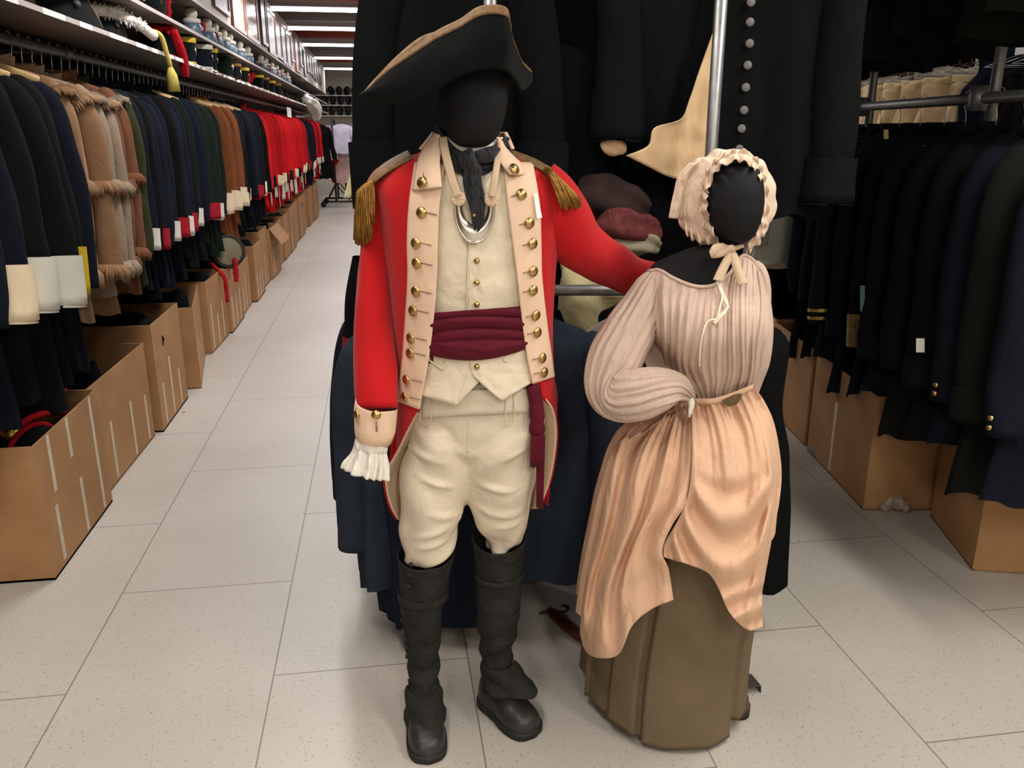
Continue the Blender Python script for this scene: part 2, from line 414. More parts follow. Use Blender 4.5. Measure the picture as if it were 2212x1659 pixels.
# shirt and waistcoat ----------------------------------------------
mb = Env([(335, 930, 1110, 2.03, .075), (352, 890, 1142, 2.03, .092), (372, 862, 1166, 2.03, .108), (400, 846, 1184, 2.03, .122), (440, 842, 1188, 2.03, .13), (520, 850, 1186, 2.03, .136), (600, 860, 1182, 2.03, .134),
          (680, 872, 1174, 2.03, .128), (740, 876, 1172, 2.03, .126), (800, 874, 1180, 2.03, .13), (870, 872, 1186, 2.03, .134), (930, 870, 1186, 2.03, .132)])
def wfold(u, v, px, py):
    return .006 + .0035 * nz(px * .012, py * .03, 3) + .002 * nz(px * .03, py * .09, 7)
m = MB()
m.add(panel(mb, [(952, 345), (945, 420), (942, 560), (935, 700)], [(1030, 352), (1018, 395), (1012, 540), (1008, 700)], 22, 50, lambda u, v, px, py: wfold(u, v, px, py) - .003))
m.add(panel(mb, [(1018, 372), (1016, 470), (1012, 560), (1007, 700)], [(1092, 345), (1110, 420), (1130, 560), (1140, 700)], 24, 50, lambda u, v, px, py: wfold(u, v, px, py) + .002))
m.add(panel(mb, [(918, 752), (908, 800), (898, 850)], [(1014, 752), (1016, 790), (985, 876)], 20, 20, lambda u, v, px, py: wfold(u, v, px, py) + .004 + .004 * v))
m.add(panel(mb, [(1008, 752), (1018, 800), (1030, 820), (1084, 866)], [(1142, 742), (1152, 780), (1154, 805), (1152, 824)], 24, 24, lambda u, v, px, py: wfold(u, v, px, py) + .009 + .004 * v))
m.add(mb.loft(mb.at(0)[0] * 0 + P(1025, 860, 2.03).z, P(1025, 360, 2.03).z, 30, .9, 2 * PI - .9, 24, -.004))
V2 = [k2w(v) for v in m.V]
waist = mk('waistcoat', V2, m.F, M_cream, man, solid=.004)
# left waistcoat skirt point
mkk('waistcoat_skirt', panel(mb, [(915, 800), (985, 878)], [(1016, 790), (1034, 826)], 8, 12, lambda u, v, px, py: wfold(u, v, px, py) + .006), M_cream, waist, solid=.004)
for pts in ([(917, 771), (945, 790), (957, 795), (969, 776)], [(1084, 768), (1094, 781), (1112, 766), (1130, 754)]):
    q = [mb.front(x, y, .019) for x, y in pts]
    mkk('pocket_flap', tube(q, .0022, 6, smooth=18), M_cream, waist)
mkk('front_edge', tube([mb.front(x, y, .011) for x, y in ((1018, 375), (1016, 470), (1012, 560), (1009, 640), (1007, 672))], .0018, 6, smooth=24), M_cream, waist)
def button(env, px, py, off, r, mat, parent, name='button', nrm=None, dome=.45):
    c = env.front(px, py, off) if env else px; n = nrm or env.normal(px, py)
    prof = [(0.0001, r * dome + .003), (r * .5, r * dome * .85 + .003), (r * .86, r * dome * .4 + .003), (r, .003), (r * .9, .001), (r * .3, 0), (r * .3, -.004)]
    return mkk(name, lathe(c, prof, 16, n), mat, parent)
for y in (507, 563, 610, 657, 792): button(mb, 1030 if y > 510 else 1024, y, .012 if y < 700 else .024, .0072, M_brass, waist, dome=.8)

# neck linen ---------------------------------------------------------
nk = Env([(285, 960, 1085, 2.0, .072), (300, 955, 1082, 2.0, .076), (318, 952, 1086, 2.0, .082), (345, 948, 1092, 2.005, .09), (370, 930, 1104, 2.01, .1), (420, 900, 1130, 2.02, .12)])
shirt = MB()
shirt.add(nk.loft(P(1020, 352, 2.0).z, P(1020, 296, 2.0).z, 12, -2.6, 2.6, 44, lambda th, z: .004 + .004 * max(0, math.cos(th + .4)) * 0))
shirt.add(panel(mb, [(985, 335), (990, 372), (1000, 402)], [(1076, 330), (1068, 362), (1046, 396)], 14, 12, lambda u, v, px, py: .012 + .004 * math.sin(px * .18)))
mkk('shirt_collar', (shirt.V, shirt.F), M_white, man, solid=.002)
def nfold(th, z): return .010 + .0045 * math.sin(z * 420 + th * 5 + 2 * nz(th * 2, z * 20)) + .004 * nz(th * 3, z * 60, 2)
V, F = nk.loft(P(1020, 366, 2.0).z, P(1020, 318, 2.0).z, 16, -2.9, 2.9, 64, lambda th, z: nfold(th, z))
for v in V:   # the band dips in front and rises at the nape, more on the photo's left
    dx = v.x - P(1018, 340, 1.92).x
    v.z += .05 * min(1, (abs(dx) / .075)) ** 2 * (1.15 if dx < 0 else .7) - .012
neck = mkk('neckcloth', (V, F), M_neck, man, solid=.002)
mkk('knot', sweep([(*P(1006, 330, 1.905), .014, .012), (*P(1012, 345, 1.893), .02, .018), (*P(1020, 362, 1.892), .019, .016), (*P(1026, 378, 1.892), .016, .012)], 16, 14, lambda t, a: .003 * math.sin(3 * a + 4 * t)), M_neck, neck)
mkk('tail', sweep([(*P(1022, 360, 1.888), .014, .008), (*P(1022, 395, 1.882), .019, .006), (*P(1030, 430, 1.876), .019, .005), (*P(1032, 465, 1.872), .013, .004), (*P(1032, 492, 1.872), .010, .004), (*P(1028, 502, 1.872), .002, .002)], 20, 36, lambda t, a: .003 * math.sin(5 * a + 5 * t), True), M_neck, neck)
mkk('tail', sweep([(*P(1016, 365, 1.886), .012, .006), (*P(1012, 390, 1.888), .012, .005), (*P(1010, 402, 1.889), .008, .003)], 14, 14, lambda t, a: .002 * math.sin(4 * a), True), M_neck, neck)
mkk('tail', sweep([(*P(1028, 340, 1.894), .012, .01), (*P(1048, 336, 1.9), .014, .01), (*P(1066, 330, 1.915), .013, .008), (*P(1080, 318, 1.94), .010, .006)], 14, 18, lambda t, a: .003 * math.sin(4 * a + 3 * t), True), M_neck, neck)

# coat -----------------------------------------------------------------
mc = Env([(312, 955, 1082, 2.04, .06), (324, 925, 1104, 2.035, .072), (338, 890, 1132, 2.03, .088), (352, 858, 1158, 2.03, .1), (372, 830, 1186, 2.03, .115), (396, 812, 1206, 2.03, .13), (430, 812, 1212, 2.03, .142),
          (500, 826, 1205, 2.03, .152), (600, 842, 1198, 2.03, .153), (700, 850, 1193, 2.03, .148), (800, 858, 1195, 2.03, .15), (880, 862, 1200, 2.03, .152), (960, 860, 1200, 2.04, .15), (1120, 850, 1190, 2.06, .13)])
z_hip = P(1025, 882, 2.03).z
def cfold(th, z): return .004 * nz(th * 2.5, z * 3, 5) + .0015 * nz(th * 9, z * 9, 1)
LMID = [(318, 930, 1092), (352, 925, 1120), (440, 915, 1130), (520, 912, 1136), (600, 912, 1143), (700, 905, 1154), (790, 896, 1165), (870, 882, 1174)]
LZ_ = sorted([(P(a, py, 1.9).z, P(a, py, 1.9).x, P(b, py, 1.9).x) for py, a, b in LMID])
def cedge(z):
    xl, xr = key(LZ_, z); cx, cd, a, b, n = mc.at(z)
    def inv(s): 
        s = min(.995, abs(s)); return math.atan2(s, (1 - s ** n) ** (1 / n))
    return inv((xr - cx) / a), inv((xl - cx) / a)
def cshell(u, v):
    z = lerp(P(1025, 850, 1.95).z, mc.z1, v); t0, t1 = cedge(z); th = lerp(t0, 2 * PI - t1, u)
    return mc.ring(th, z, cfold(th, z))
m = MB()
m.add(gridf(90, 70, cshell))
for t0, t1 in ((1.75, 2.75), (3.53, 4.53)): m.add(mc.loft(P(1025, 1100, 2.06).z, P(1025, 846, 2.03).z, 30, t0, t1, 24, 0, lambda th, z: cfold(th, z) + .01 * math.sin(th * 6)))
coat = mk('coat', [k2w(v) for v in m.V], m.F, M_red, man, solid=.004)
def slv(pts, nn=34, mm=44, fold=None, **k):
    ct = [(*P(x, y, d), hw * d / FPX, hw * d / FPX * fl) for x, y, d, hw, fl in pts]
    return sweep(ct, nn, mm, fold, **k)
def f1(t, a): return .004 * nz(math.cos(a) * 1.6, math.sin(a) * 1.6, t * 7) + .003 * math.sin(9 * t + 2 * a) * sstep(.2, .6, t)
mkk('sleeve', slv([(856, 372, 2.03, 30, 1.15), (836, 400, 2.03, 40, 1.15), (822, 440, 2.03, 40, 1.15), (812, 520, 2.02, 33, 1.2), (809, 600, 2.0, 37, 1.15), (808, 700, 1.97, 42, 1.1), (811, 800, 1.93, 47, 1.0), (814, 884, 1.89, 47, .9)], fold=f1, caps=True), M_red, coat)
def f2(t, a):
    return .008 * math.sin(26 * t + 2.2 * math.sin(a + .5)) * sstep(.45, .62, t) * sstep(1, .85, t) * (.5 - .5 * math.sin(a)) + .004 * nz(math.cos(a) * 1.5, math.sin(a) * 1.5, t * 6 + 4)
mkk('sleeve', slv([(1158, 410, 2.03, 66, 1.0), (1186, 432, 2.03, 66, 1.0), (1212, 474, 2.035, 66, .98), (1242, 520, 2.06, 59, 1.0), (1288, 554, 2.11, 51, 1.0), (1336, 582, 2.18, 48, .95), (1385, 600, 2.23, 42, .9), (1450, 615, 2.25, 34, .9), (1490, 620, 2.25, 30, .9)], fold=f2, caps=True), M_red, coat)
for pts in ([(1208, 478, 1.97), (1236, 505, 1.985), (1268, 532, 2.03), (1300, 556, 2.075), (1330, 574, 2.125), (1362, 584, 2.17)],):
    mkk('seam', tube([P(*q) for q in pts], .003, 6, smooth=30), cloth('dark_scarlet_seam', rgb(140, 16, 22), .05), coat)
# cuff
cuff = mkk('cuff', slv([(813, 874, 1.89, 47, .95), (812, 880, 1.89, 49, .95), (811, 910, 1.885, 48, .95), (810, 932, 1.88, 46.5, .95), (810, 938, 1.88, 44, .9), (812, 925, 1.89, 40, .85)], 40, 26), M_buff, coat)
for x, y in ((813, 896), (772, 896)):
    button(None, P(x, y, 1.82 if x > 800 else 1.85), 0, 0, .0115, M_brass, cuff, nrm=Vector((0, -1, .2)) if x > 800 else Vector((-.8, -.6, .15)))
    q = [P(x, y + 14, 1.833 if x > 800 else 1.858), P(x + 1, y + 36, 1.833 if x > 800 else 1.858)]
    mkk('buttonhole', tube(q, .0024, 6), M_thread, cuff)
def fr(t, a): return (.0095 * math.sin(13 * a + 2 * math.sin(3 * a)) + .004 * math.sin(7 * a + 1)) * sstep(.45, 1, t) + .003 * nz(3 * math.cos(a), 3 * math.sin(a), t * 5)
mkk('shirt_frill', slv([(808, 925, 1.89, 36, .8), (806, 945, 1.885, 37, .8), (802, 962, 1.88, 38, .8), (800, 972, 1.88, 37, .8), (796, 1000, 1.875, 44, .8), (790, 1024, 1.87, 47, .85)], 110, 26, fr), M_white, man, solid=.0015)
# lapels
LL = [(896, 352), (884, 440), (880, 520), (881, 600), (875, 700), (868, 790), (858, 866)]
LR = [(962, 352), (950, 440), (946, 520), (944, 600), (936, 700), (924, 790), (906, 884)]
RL = [(1086, 352), (1096, 440), (1104, 500), (1116, 590), (1127, 690), (1138, 770), (1150, 829)]
RR = [(1150, 352), (1165, 440), (1168, 520), (1170, 600), (1181, 700), (1191, 770), (1197, 814)]
def lof(u, v, px, py): return .008 + .003 * nz(px * .015, py * .012, 9) + .003 * math.sin(u * PI)
m = MB(); m.add(panel(mc, LL, LR, 14, 70, lof)); lapL = mk('lapel', [k2w(v) for v in m.V], m.F, M_buff, coat, solid=.005)
m = MB(); m.add(panel(mc, RL, RR, 14, 70, lof)); lapR = mk('lapel', [k2w(v) for v in m.V], m.F, M_buff, coat, solid=.005)
def bhole(px0, py0, px1, py1, par, env=mc, off=.0145):
    mkk('buttonhole', tube([env.front(lerp(px0, px1, i / 4), lerp(py0, py1, i / 4), off) for i in range(5)], .0015, 5), M_thread, par)
for x, y in ((911, 459), (899, 525), (901, 568), (899, 629), (893, 671), (888, 730), (887, 763), (879, 820), (875, 858)):
    bhole(x + 10, y, x + 33, y + 5, lapL); button(mc, x, y, .0145, .0128, M_brass, lapL)
for x, y in ((1126, 420), (1143, 482), (1150, 526), (1151, 586), (1151, 627), (1157, 681), (1160, 718), (1171, 773), (1175, 804)):
    bhole(x - 8, y + 1, x - 21, y + 4, lapR); button(mc, x, y, .0145, .0128, M_brass, lapR)
# turned-down collar
def cf(u, v, px, py): return .014 + .006 * math.sin(u * PI) + .004 * (1 - v)
ce = Env([(280, 945, 1085, 2.02, .07), (300, 930, 1095, 2.02, .078), (330, 905, 1110, 2.02, .1), (360, 880, 1140, 2.025, .128), (390, 865, 1155, 2.03, .146), (430, 850, 1165, 2.03, .152)])
cl = panel(ce, [(940, 288), (922, 312), (906, 340), (898, 375), (892, 412)], [(960, 296), (954, 322), (950, 350), (952, 380), (955, 404)], 12, 26, cf)
colL = mkk('collar', cl, M_buff, coat, solid=.006)
button(ce, 913, 394, .026, .0135, M_brass, colL); 
mkk('buttonhole', tube([ce.front(915, 366, .02), ce.front(916, 376, .021), ce.front(915, 384, .022)], .003, 6), M_thread, colL)
cl = panel(ce, [(1074, 300), (1076, 325), (1078, 345), (1088, 362), (1102, 378)], [(1080, 298), (1090, 318), (1108, 338), (1126, 356), (1133, 378)], 12, 26, cf)
colR = mkk('collar', cl, M_buff, coat, solid=.006)
button(ce, 1110, 366, .027, .0135, M_brass, colR)
V, F = ce.loft(P(1018, 322, 2.02).z, P(1018, 286, 2.02).z, 8, 1.2, 2 * PI - 1.2, 30, .006)
mkk('collar', (V, F), M_buff, coat, solid=.005)
# epaulettes
def strap(pts, w, par):
    q = [Vector(p) for p in pts]; return sweep([(*p, w, .006) for p in q], 14, 20, None, True, up=(0, -.35, 1))
epL = mkk('epaulette', strap([P(886, 334, 1.99), P(862, 346, 1.985), (P(832, 364, 1.98)), P(806, 386, 1.98), P(794, 402, 1.985)], .026, coat), M_braid, coat)
epR = mkk('epaulette', strap([P(1090, 328, 2.0), P(1125, 340, 1.99), P(1155, 352, 1.985), P(1180, 366, 1.985), P(1192, 378, 1.985)], .02, coat), M_braid, coat)
random.seed(5)
def fringe(top, bot, n, name, par, r=.0027, layers=2):
    m = MB()
    for i in range(n):
        t = i / (n - 1)
        for l in range(layers):
            a = Vector(cr(top, t)); b = Vector(cr(bot, t)); jit = Vector((random.uniform(-.005, .005), random.uniform(-.012, .004), random.uniform(-.01, .008)))
            b = b + jit; mid = (a + b) / 2 + Vector((random.uniform(-.003, .003), -.008 + random.uniform(-.005, .002), .006))
            a = a + Vector((0, -.008 * l + .004, 0))
            m.add(tube([a, mid, b], r, 5, smooth=5))
    return mk(name, [k2w(v) for v in m.V], m.F, M_bullion, par)
fringe([P(806, 388, 1.96), P(788, 398, 1.97), P(774, 412, 2.02), P(775, 414, 2.06)], [P(806, 462, 1.945), P(796, 520, 1.95), P(772, 518, 2.02), P(772, 500, 2.07)], 24, 'bullion_fringe', epL, layers=3)
fringe([P(1178, 362, 1.965), P(1190, 366, 1.96), P(1200, 378, 1.98), P(1204, 388, 2.02)], [P(1212, 442, 1.94), P(1228, 444, 1.945), P(1250, 440, 1.98), P(1254, 432, 2.03)], 22, 'bullion_fringe', epR, layers=3)
# coat skirts: red face, cream lining turned to view
mkk('coat_front', panel(mc, [(862, 866), (852, 900), (845, 950), (842, 992)], [(908, 880), (886, 912), (868, 950), (846, 1000)], 10, 24, .002), M_red, coat, solid=.004)
mkk('coat_front', panel(mc, [(1146, 822), (1165, 850), (1182, 872), (1197, 892)], [(1197, 812), (1202, 835), (1204, 862), (1204, 900)], 8, 14, .002), M_red, coat, solid=.004)
def sheet2(L, R, nu, nv, amp, ph=0):
    def fn(u, v):
        a = cr(L, v); b = cr(R, v); q = [lerp(x, y, u) for x, y in zip(a, b)]
        return P(q[0], q[1], q[2] + amp * math.sin(u * 5 + ph + v * 2))
    return gridf(nu, nv, fn)
LLt = [(900, 892, 1.935), (880, 930, 1.95), (858, 975, 1.97), (838, 1010, 1.98), (832, 1030, 1.985), (836, 1065, 1.99), (846, 1098, 1.99), (860, 1122, 1.99)]
RLt = [(912, 886, 1.96), (898, 930, 2.03), (888, 975, 2.08), (886, 1010, 2.1), (886, 1030, 2.1), (886, 1065, 2.1), (884, 1100, 2.08), (876, 1126, 2.05)]
mkk('skirt_lining', sheet2(LLt, RLt, 12, 40, .006), M_lining, coat, solid=.003)
mkk('skirt', sheet2([(x - 4, y, d + .008) for x, y, d in LLt], [(x + 4, y, d + .03) for x, y, d in RLt], 12, 40, .006), M_red, coat, solid=.003)
RRt = [(1160, 838, 1.94), (1176, 858, 1.94), (1195, 885, 1.95), (1202, 925, 1.97), (1200, 970, 1.98), (1192, 1020, 1.99), (1180, 1062, 1.99), (1163, 1098, 1.99)]
RLl = [(1150, 845, 1.99), (1152, 870, 2.03), (1150, 895, 2.07), (1148, 930, 2.1), (1146, 970, 2.1), (1144, 1020, 2.1), (1142, 1062, 2.08), (1146, 1100, 2.05)]
mkk('skirt_lining', sheet2(RLl, RRt, 12, 40, .008, 1), M_lining, coat, solid=.003)
mkk('skirt', sheet2([(x - 4, y, d + .03) for x, y, d in RLl], [(x + 3, y, d + .008) for x, y, d in RRt], 12, 40, .008, 1), M_red, coat, solid=.003)
# paper tag on the lapel edge
tp = [mc.front(1152, 418, .02), mc.front(1160, 417, .02), mc.front(1171, 470, .022), mc.front(1160, 472, .022)]
mkk('paper_tag', (tp, [(0, 1, 2, 3)]), M_paper, coat, smooth=False, solid=.001)

# gorget --------------------------------------------------------------
def gf(u, v):
    a = lerp(-.06, 1.06, u) * PI
    ro = (43, 80); ri = (31, 36)
    ox, oy = 1025 - math.cos(a) * 43, 446 + math.sin(a) * 78
    ix, iy = 1026 - math.cos(a) * 28, 444 + math.sin(a) * 42
    px, py = lerp(ix, ox, v), lerp(iy, oy, v)
    return mb.front(px, py, .02 + .007 * math.sin(v * PI))
gor = mkk('gorget', gridf(40, 8, gf), M_silver, man, solid=.002)
rim = []
for i in range(41):
    rim.append(gf(i / 40, 1.0) + Vector((0, -.002, 0)))
mkk('rim', tube(rim, .0022, 6), M_silver, gor)
for x, y in ((990, 429), (1061, 430)):
    c = mb.front(x, y, .026); n = mb.normal(x, y)
    V, F = lathe(c, [(.0001, .006), (.004, .007), (.007, .0055), (.013, .0065), (.0165, .004), (.0172, .001), (.015, -.002)], 36, n)
    for i, v in enumerate(V): v += n * (.0011 * math.sin(18 * 2 * PI * (i % 36) / 36 * .5))
    mkk('rosette', (V, F), M_ribbon, gor)
def ribn(pts, w, par, nm='ribbon', mat=None):
    return mkk(nm, sweep([(*p, w, .0016) for p in pts], 10, 24, None, True), mat or M_ribbon, par)
ribn([P(957, 296, 1.925), P(960, 320, 1.905), P(968, 355, 1.89), P(978, 392, 1.876), P(989, 424, 1.872)], .0095, gor)
ribn([P(1078, 322, 1.925), P(1074, 350, 1.905), P(1069, 385, 1.88), P(1062, 425, 1.872)], .0075, gor)
button(mb, 1024, 465, .028, .004, M_brass, gor)

# sash ------------------------------------------------------------------
def sfold(u, v, px, py):
    w = .010 * abs(math.sin((v * 3.4 + .35 * math.sin(u * 3.2 + .6) + .25 * u) * PI)) ** .6
    return .02 + w * (.45 + .55 * sstep(.0, .25, v)) + .002 * nz(px * .02, py * .08)
sash = mkk('sash', panel(mb, [(934, 676), (930, 700), (926, 735), (922, 764)], [(1124, 662), (1130, 690), (1136, 720), (1140, 748)], 50, 60,
                         lambda u, v, px, py: sfold(u, v, px, py)), M_sash, man, solid=.004)
V, F = mb.loft(P(1030, 775, 2.03).z, P(1030, 680, 2.03).z, 10, .5, 2 * PI - .5, 40, .012)
mkk('sash_back', (V, F), M_sash, sash, solid=.003)
def lowf(u, v):
    px = lerp(926, 1139, u); py = lerp(732, lerp(764, 750, u) + 20 * math.sin(u * PI) ** .8, v)
    return mb.front(px, py, .024 + .008 * math.sin(v * PI) + .002 * nz(px * .03, py * .1))
mkk('sash_fold', gridf(50, 12, lowf), M_sash, sash, solid=.004)
mkk('tassel', sweep([(*P(1152, 832, 1.92), .018, .012), (*P(1158, 870, 1.92), .017, .012), (*P(1160, 898, 1.918), .019, .014), (*P(1160, 910, 1.918), .017, .013), (*P(1160, 926, 1.918), .02, .015), (*P(1160, 934, 1.918), .019, .013)], 20, 30, lambda t, a: .0012 * math.sin(8 * a), True), M_sash, sash)
m = MB()
for l, (top, bot) in enumerate((([(1149, 930), (1172, 932)], [(1146, 1008), (1172, 1012)]), ([(1160, 940), (1176, 940)], [(1160, 1096), (1172, 1098)]))):
    for i in range(13):
        t = i / 12
        for q in range(2):
            d = 1.912 + l * .02 + q * .01
            a = P(lerp(top[0][0], top[1][0], t), lerp(top[0][1], top[1][1], t), d); b = P(lerp(bot[0][0], bot[1][0], t) + random.uniform(-1.5, 1.5), lerp(bot[0][1], bot[1][1], t) + random.uniform(-4, 3), d)
            m.add(tube([a, (a + b) / 2 + Vector((0, -.004, 0)), b], .0021, 5, smooth=4))
mk('tassel_fringe', [k2w(v) for v in m.V], m.F, M_sash, sash)

# breeches ----------------------------------------------------------------
bt = Env([(800, 896, 1172, 2.03, .118), (850, 896, 1176, 2.03, .122), (900, 890, 1178, 2.03, .122), (940, 880, 1172, 2.03, .116), (985, 870, 1160, 2.03, .106), (1015, 866, 1150, 2.025, .096)])
def bfold(th, z):
    t = th if th < PI else th - 2 * PI
    h = (z - bt.z0) / (bt.z1 - bt.z0)
    w = max(0, math.cos(t)) * sstep(.95, .55, h)
    dr = math.sin(26 * (z * 2.2 - abs(t) * .16) + 2 * nz(t * 2, z * 4, 5))
    return w * .007 * max(-.5, dr) * sstep(.08, .45, abs(t)) + nz(th * 2.2, z * 9, 2) * .006 + nz(th * 5, z * 22 + th * 3, 8) * .003
zc = P(1010, 1000, 1.92).z
m = MB(); q_ = bt.loft(bt.z0, bt.z1, 56, 0, 2 * PI, 110, lambda th, z: -.06 * (1 - sstep(bt.z0, bt.z0 + .12, z)) ** 2, bfold, closed=True); cap(q_, list(range(110)), True); cap(q_, list(range(110 * 56, 110 * 57))); m.add(q_)
def gsurf(rows, px, py):
    tab = sorted([(P((xl + xr) / 2, y, d).z, P((xl + xr) / 2, y, d).x, d, (xr - xl) / 2 * d / FPX, (xr - xl) / 2 * d / FPX * fl) for y, xl, xr, d, fl in rows]); d = 1.9
    for i in range(14):
        p = P(px, py, d); cx, cd, a, b = key(tab, p.z); q = min(.98, abs(p.x - cx) / a); d = lerp(d, cd - b * math.sqrt(1 - q * q), .6)
    n = Vector(((p.x - cx) / a, (d - cd) / b, .05)).normalized(); return P(px, py, d) + n * .003, n
def leg(rows, kn, sd, mir):
    tab = []
    for py, xl, xr, d, fl in rows:
        p = P((xl + xr) / 2, py, d); tab.append((p.x, p.y, p.z, (xr - xl) / 2 * d / FPX / .97, (xr - xl) / 2 * d / FPX * fl))
    tab = tab
    def fn(u, v):
        c = cr(tab, v); a = 2 * PI * u
        r = .008 * nz(math.cos(a) * 1.3 + sd, math.sin(a) * 1.3, v * 3.5) + .009 * math.sin(v * 16 + 2.2 * mir * math.sin(a + sd) + 2.5 * nz(a, v * 3, sd)) * sstep(.45, .95, v) \
            + .010 * math.sin(v * 15 - mir * 3.4 * math.cos(a)) * sstep(.65, .1, v)
        return Vector((c[0] + (c[3] + r) * math.cos(a), c[1] + (c[4] + r) * math.sin(a), c[2]))
    q = gridf(60, 56, fn, cu=True); cap(q, list(range(60)), False); cap(q, list(range(60 * 56, 60 * 57)), True); return q
LG = ([(905, 886, 1046, 2.015, 1.1), (950, 878, 1030, 2.0, 1.15), (1000, 868, 1018, 1.995, 1.1), (1050, 862, 1018, 1.99, 1.02), (1100, 861, 1010, 1.98, .96), (1135, 860, 996, 1.975, .92), (1162, 859, 986, 1.972, .94), (1190, 862, 982, 1.975, .96), (1206, 872, 972, 1.985, .9)])
m.add(leg(LG, 0, 1.3, 1))
RG = ([(905, 1010, 1178, 2.015, 1.1), (950, 1000, 1168, 2.0, 1.1), (1000, 994, 1156, 2.0, 1.06), (1050, 997, 1153, 2.0, .98), (1090, 1008, 1150, 2.005, .93), (1120, 1022, 1142, 2.0, .92), (1145, 1034, 1132, 2.0, .9), (1168, 1044, 1122, 2.005, .9), (1185, 1048, 1118, 2.01, .9)])
m.add(leg(RG, 0, 4.2, -1))
for rows, pts, r in ((None, [(918, 905), (950, 945), (990, 972), (1006, 984)], .010), (LG, [(880, 960), (915, 985), (955, 998), (1000, 1002)], .010), (None, [(1150, 905), (1105, 940), (1055, 968), (1012, 986)], .011),
                     (RG, [(1148, 960), (1105, 985), (1060, 1000), (1012, 1006)], .010), (RG, [(1012, 1030), (1050, 1052), (1100, 1062), (1144, 1052)], .009), (RG, [(1018, 1082), (1060, 1108), (1105, 1112), (1142, 1092)], .012), (RG, [(1034, 1122), (1070, 1138), (1105, 1134), (1134, 1116)], .010),
                     (LG, [(866, 1150), (905, 1160), (950, 1146), (996, 1116)], .012), (LG, [(872, 1178), (910, 1184), (945, 1176), (984, 1150)], .010), (LG, [(880, 1080), (920, 1110), (965, 1118), (1000, 1104)], .009), (LG, [(892, 1020), (935, 1046), (975, 1050), (1008, 1040)], .008)):
    q = [(bt.front(x, y, -.003) if rows is None else gsurf(rows, x, y)[0] + Vector((0, .004, 0))) for x, y in pts]
    m.add(tube(q, [r * .3, r * .9, r, r * .4], 8, smooth=24))
br_ = mk('breeches', [k2w(v) for v in m.V], m.F, M_breech, man)
md = br_.modifiers.new('fuse', 'REMESH'); md.mode = 'VOXEL'; md.voxel_size = .0055; md.use_smooth_shade = True
md = br_.modifiers.new('soft', 'SMOOTH'); md.factor = .5; md.iterations = 7
mkk('waistband', panel(bt, [(903, 846), (905, 862), (910, 902)], [(1163, 838), (1165, 856), (1160, 890)], 30, 8, lambda u, v, px, py: .008 + .002 * nz(px * .03, py * .05)), M_breech, br_, solid=.003)
for pts in ([(910, 860), (909, 912), (930, 912), (932, 862)], [(1093, 866), (1091, 910), (1101, 916), (1110, 908), (1110, 852)], [(1011, 905), (1010, 940), (1010, 978)]):
    mkk('seam', tube([bt.front(x, y, .0125) for x, y in pts], .0014, 5, smooth=14), M_breech, br_)
# gaiters and shoes ----------------------------------------------------
def gaiter(rows, top_tilt, sd, nm='gaiter'):
    tab = [(*P((xl + xr) / 2, py, d), (xr - xl) / 2 * d / FPX, (xr - xl) / 2 * d / FPX * fl) for py, xl, xr, d, fl in rows]
    def fn(u, v):
        c = cr(tab, v); a = 2 * PI * u
        r = .0035 * nz(math.cos(a) * 2 + sd, math.sin(a) * 2, v * 8) + .0045 * math.sin(v * 40 + 2 * math.sin(a + sd)) * sstep(.42, .62, v) * sstep(.86, .74, v)
        zz = top_tilt * math.sin(a) * (1 - sstep(0, .16, v))   # sin<0 is the front
        return Vector((c[0] + (c[3] + r) * math.cos(a), c[1] + (c[4] + r) * math.sin(a), c[2] + zz))
    return gridf(44, 70, fn, cu=True)
GL = [(1194, 852, 988, 1.98, .95), (1225, 856, 980, 1.98, .95), (1262, 858, 974, 1.98, .95), (1300, 860, 962, 1.98, .98), (1350, 866, 958, 1.985, 1.0), (1400, 872, 954, 1.985, 1.0), (1440, 879, 951, 1.985, 1.0), (1475, 880, 951, 1.97, 1.1), (1505, 879, 954, 1.95, 1.3), (1530, 878, 958, 1.93, 1.6)]
GR = [(1156, 1013, 1142, 2.01, .95), (1185, 1018, 1138, 2.01, .95), (1220, 1024, 1132, 2.01, .95), (1262, 1024, 1130, 2.015, .98), (1310, 1025, 1129, 2.02, 1.0), (1350, 1027, 1124, 2.02, 1.0), (1385, 1032, 1114, 2.02, 1.0), (1420, 1036, 1110, 2.02, 1.0), (1450, 1036, 1116, 2.01, 1.15), (1475, 1038, 1128, 1.99, 1.4)]
gl = mk('gaiter', *k2(gaiter(GL, .012, 0)), M_gaiter, man, solid=.004)
gr = mk('gaiter', *k2(gaiter(GR, .02, 2)), M_gaiter, man, solid=.004)
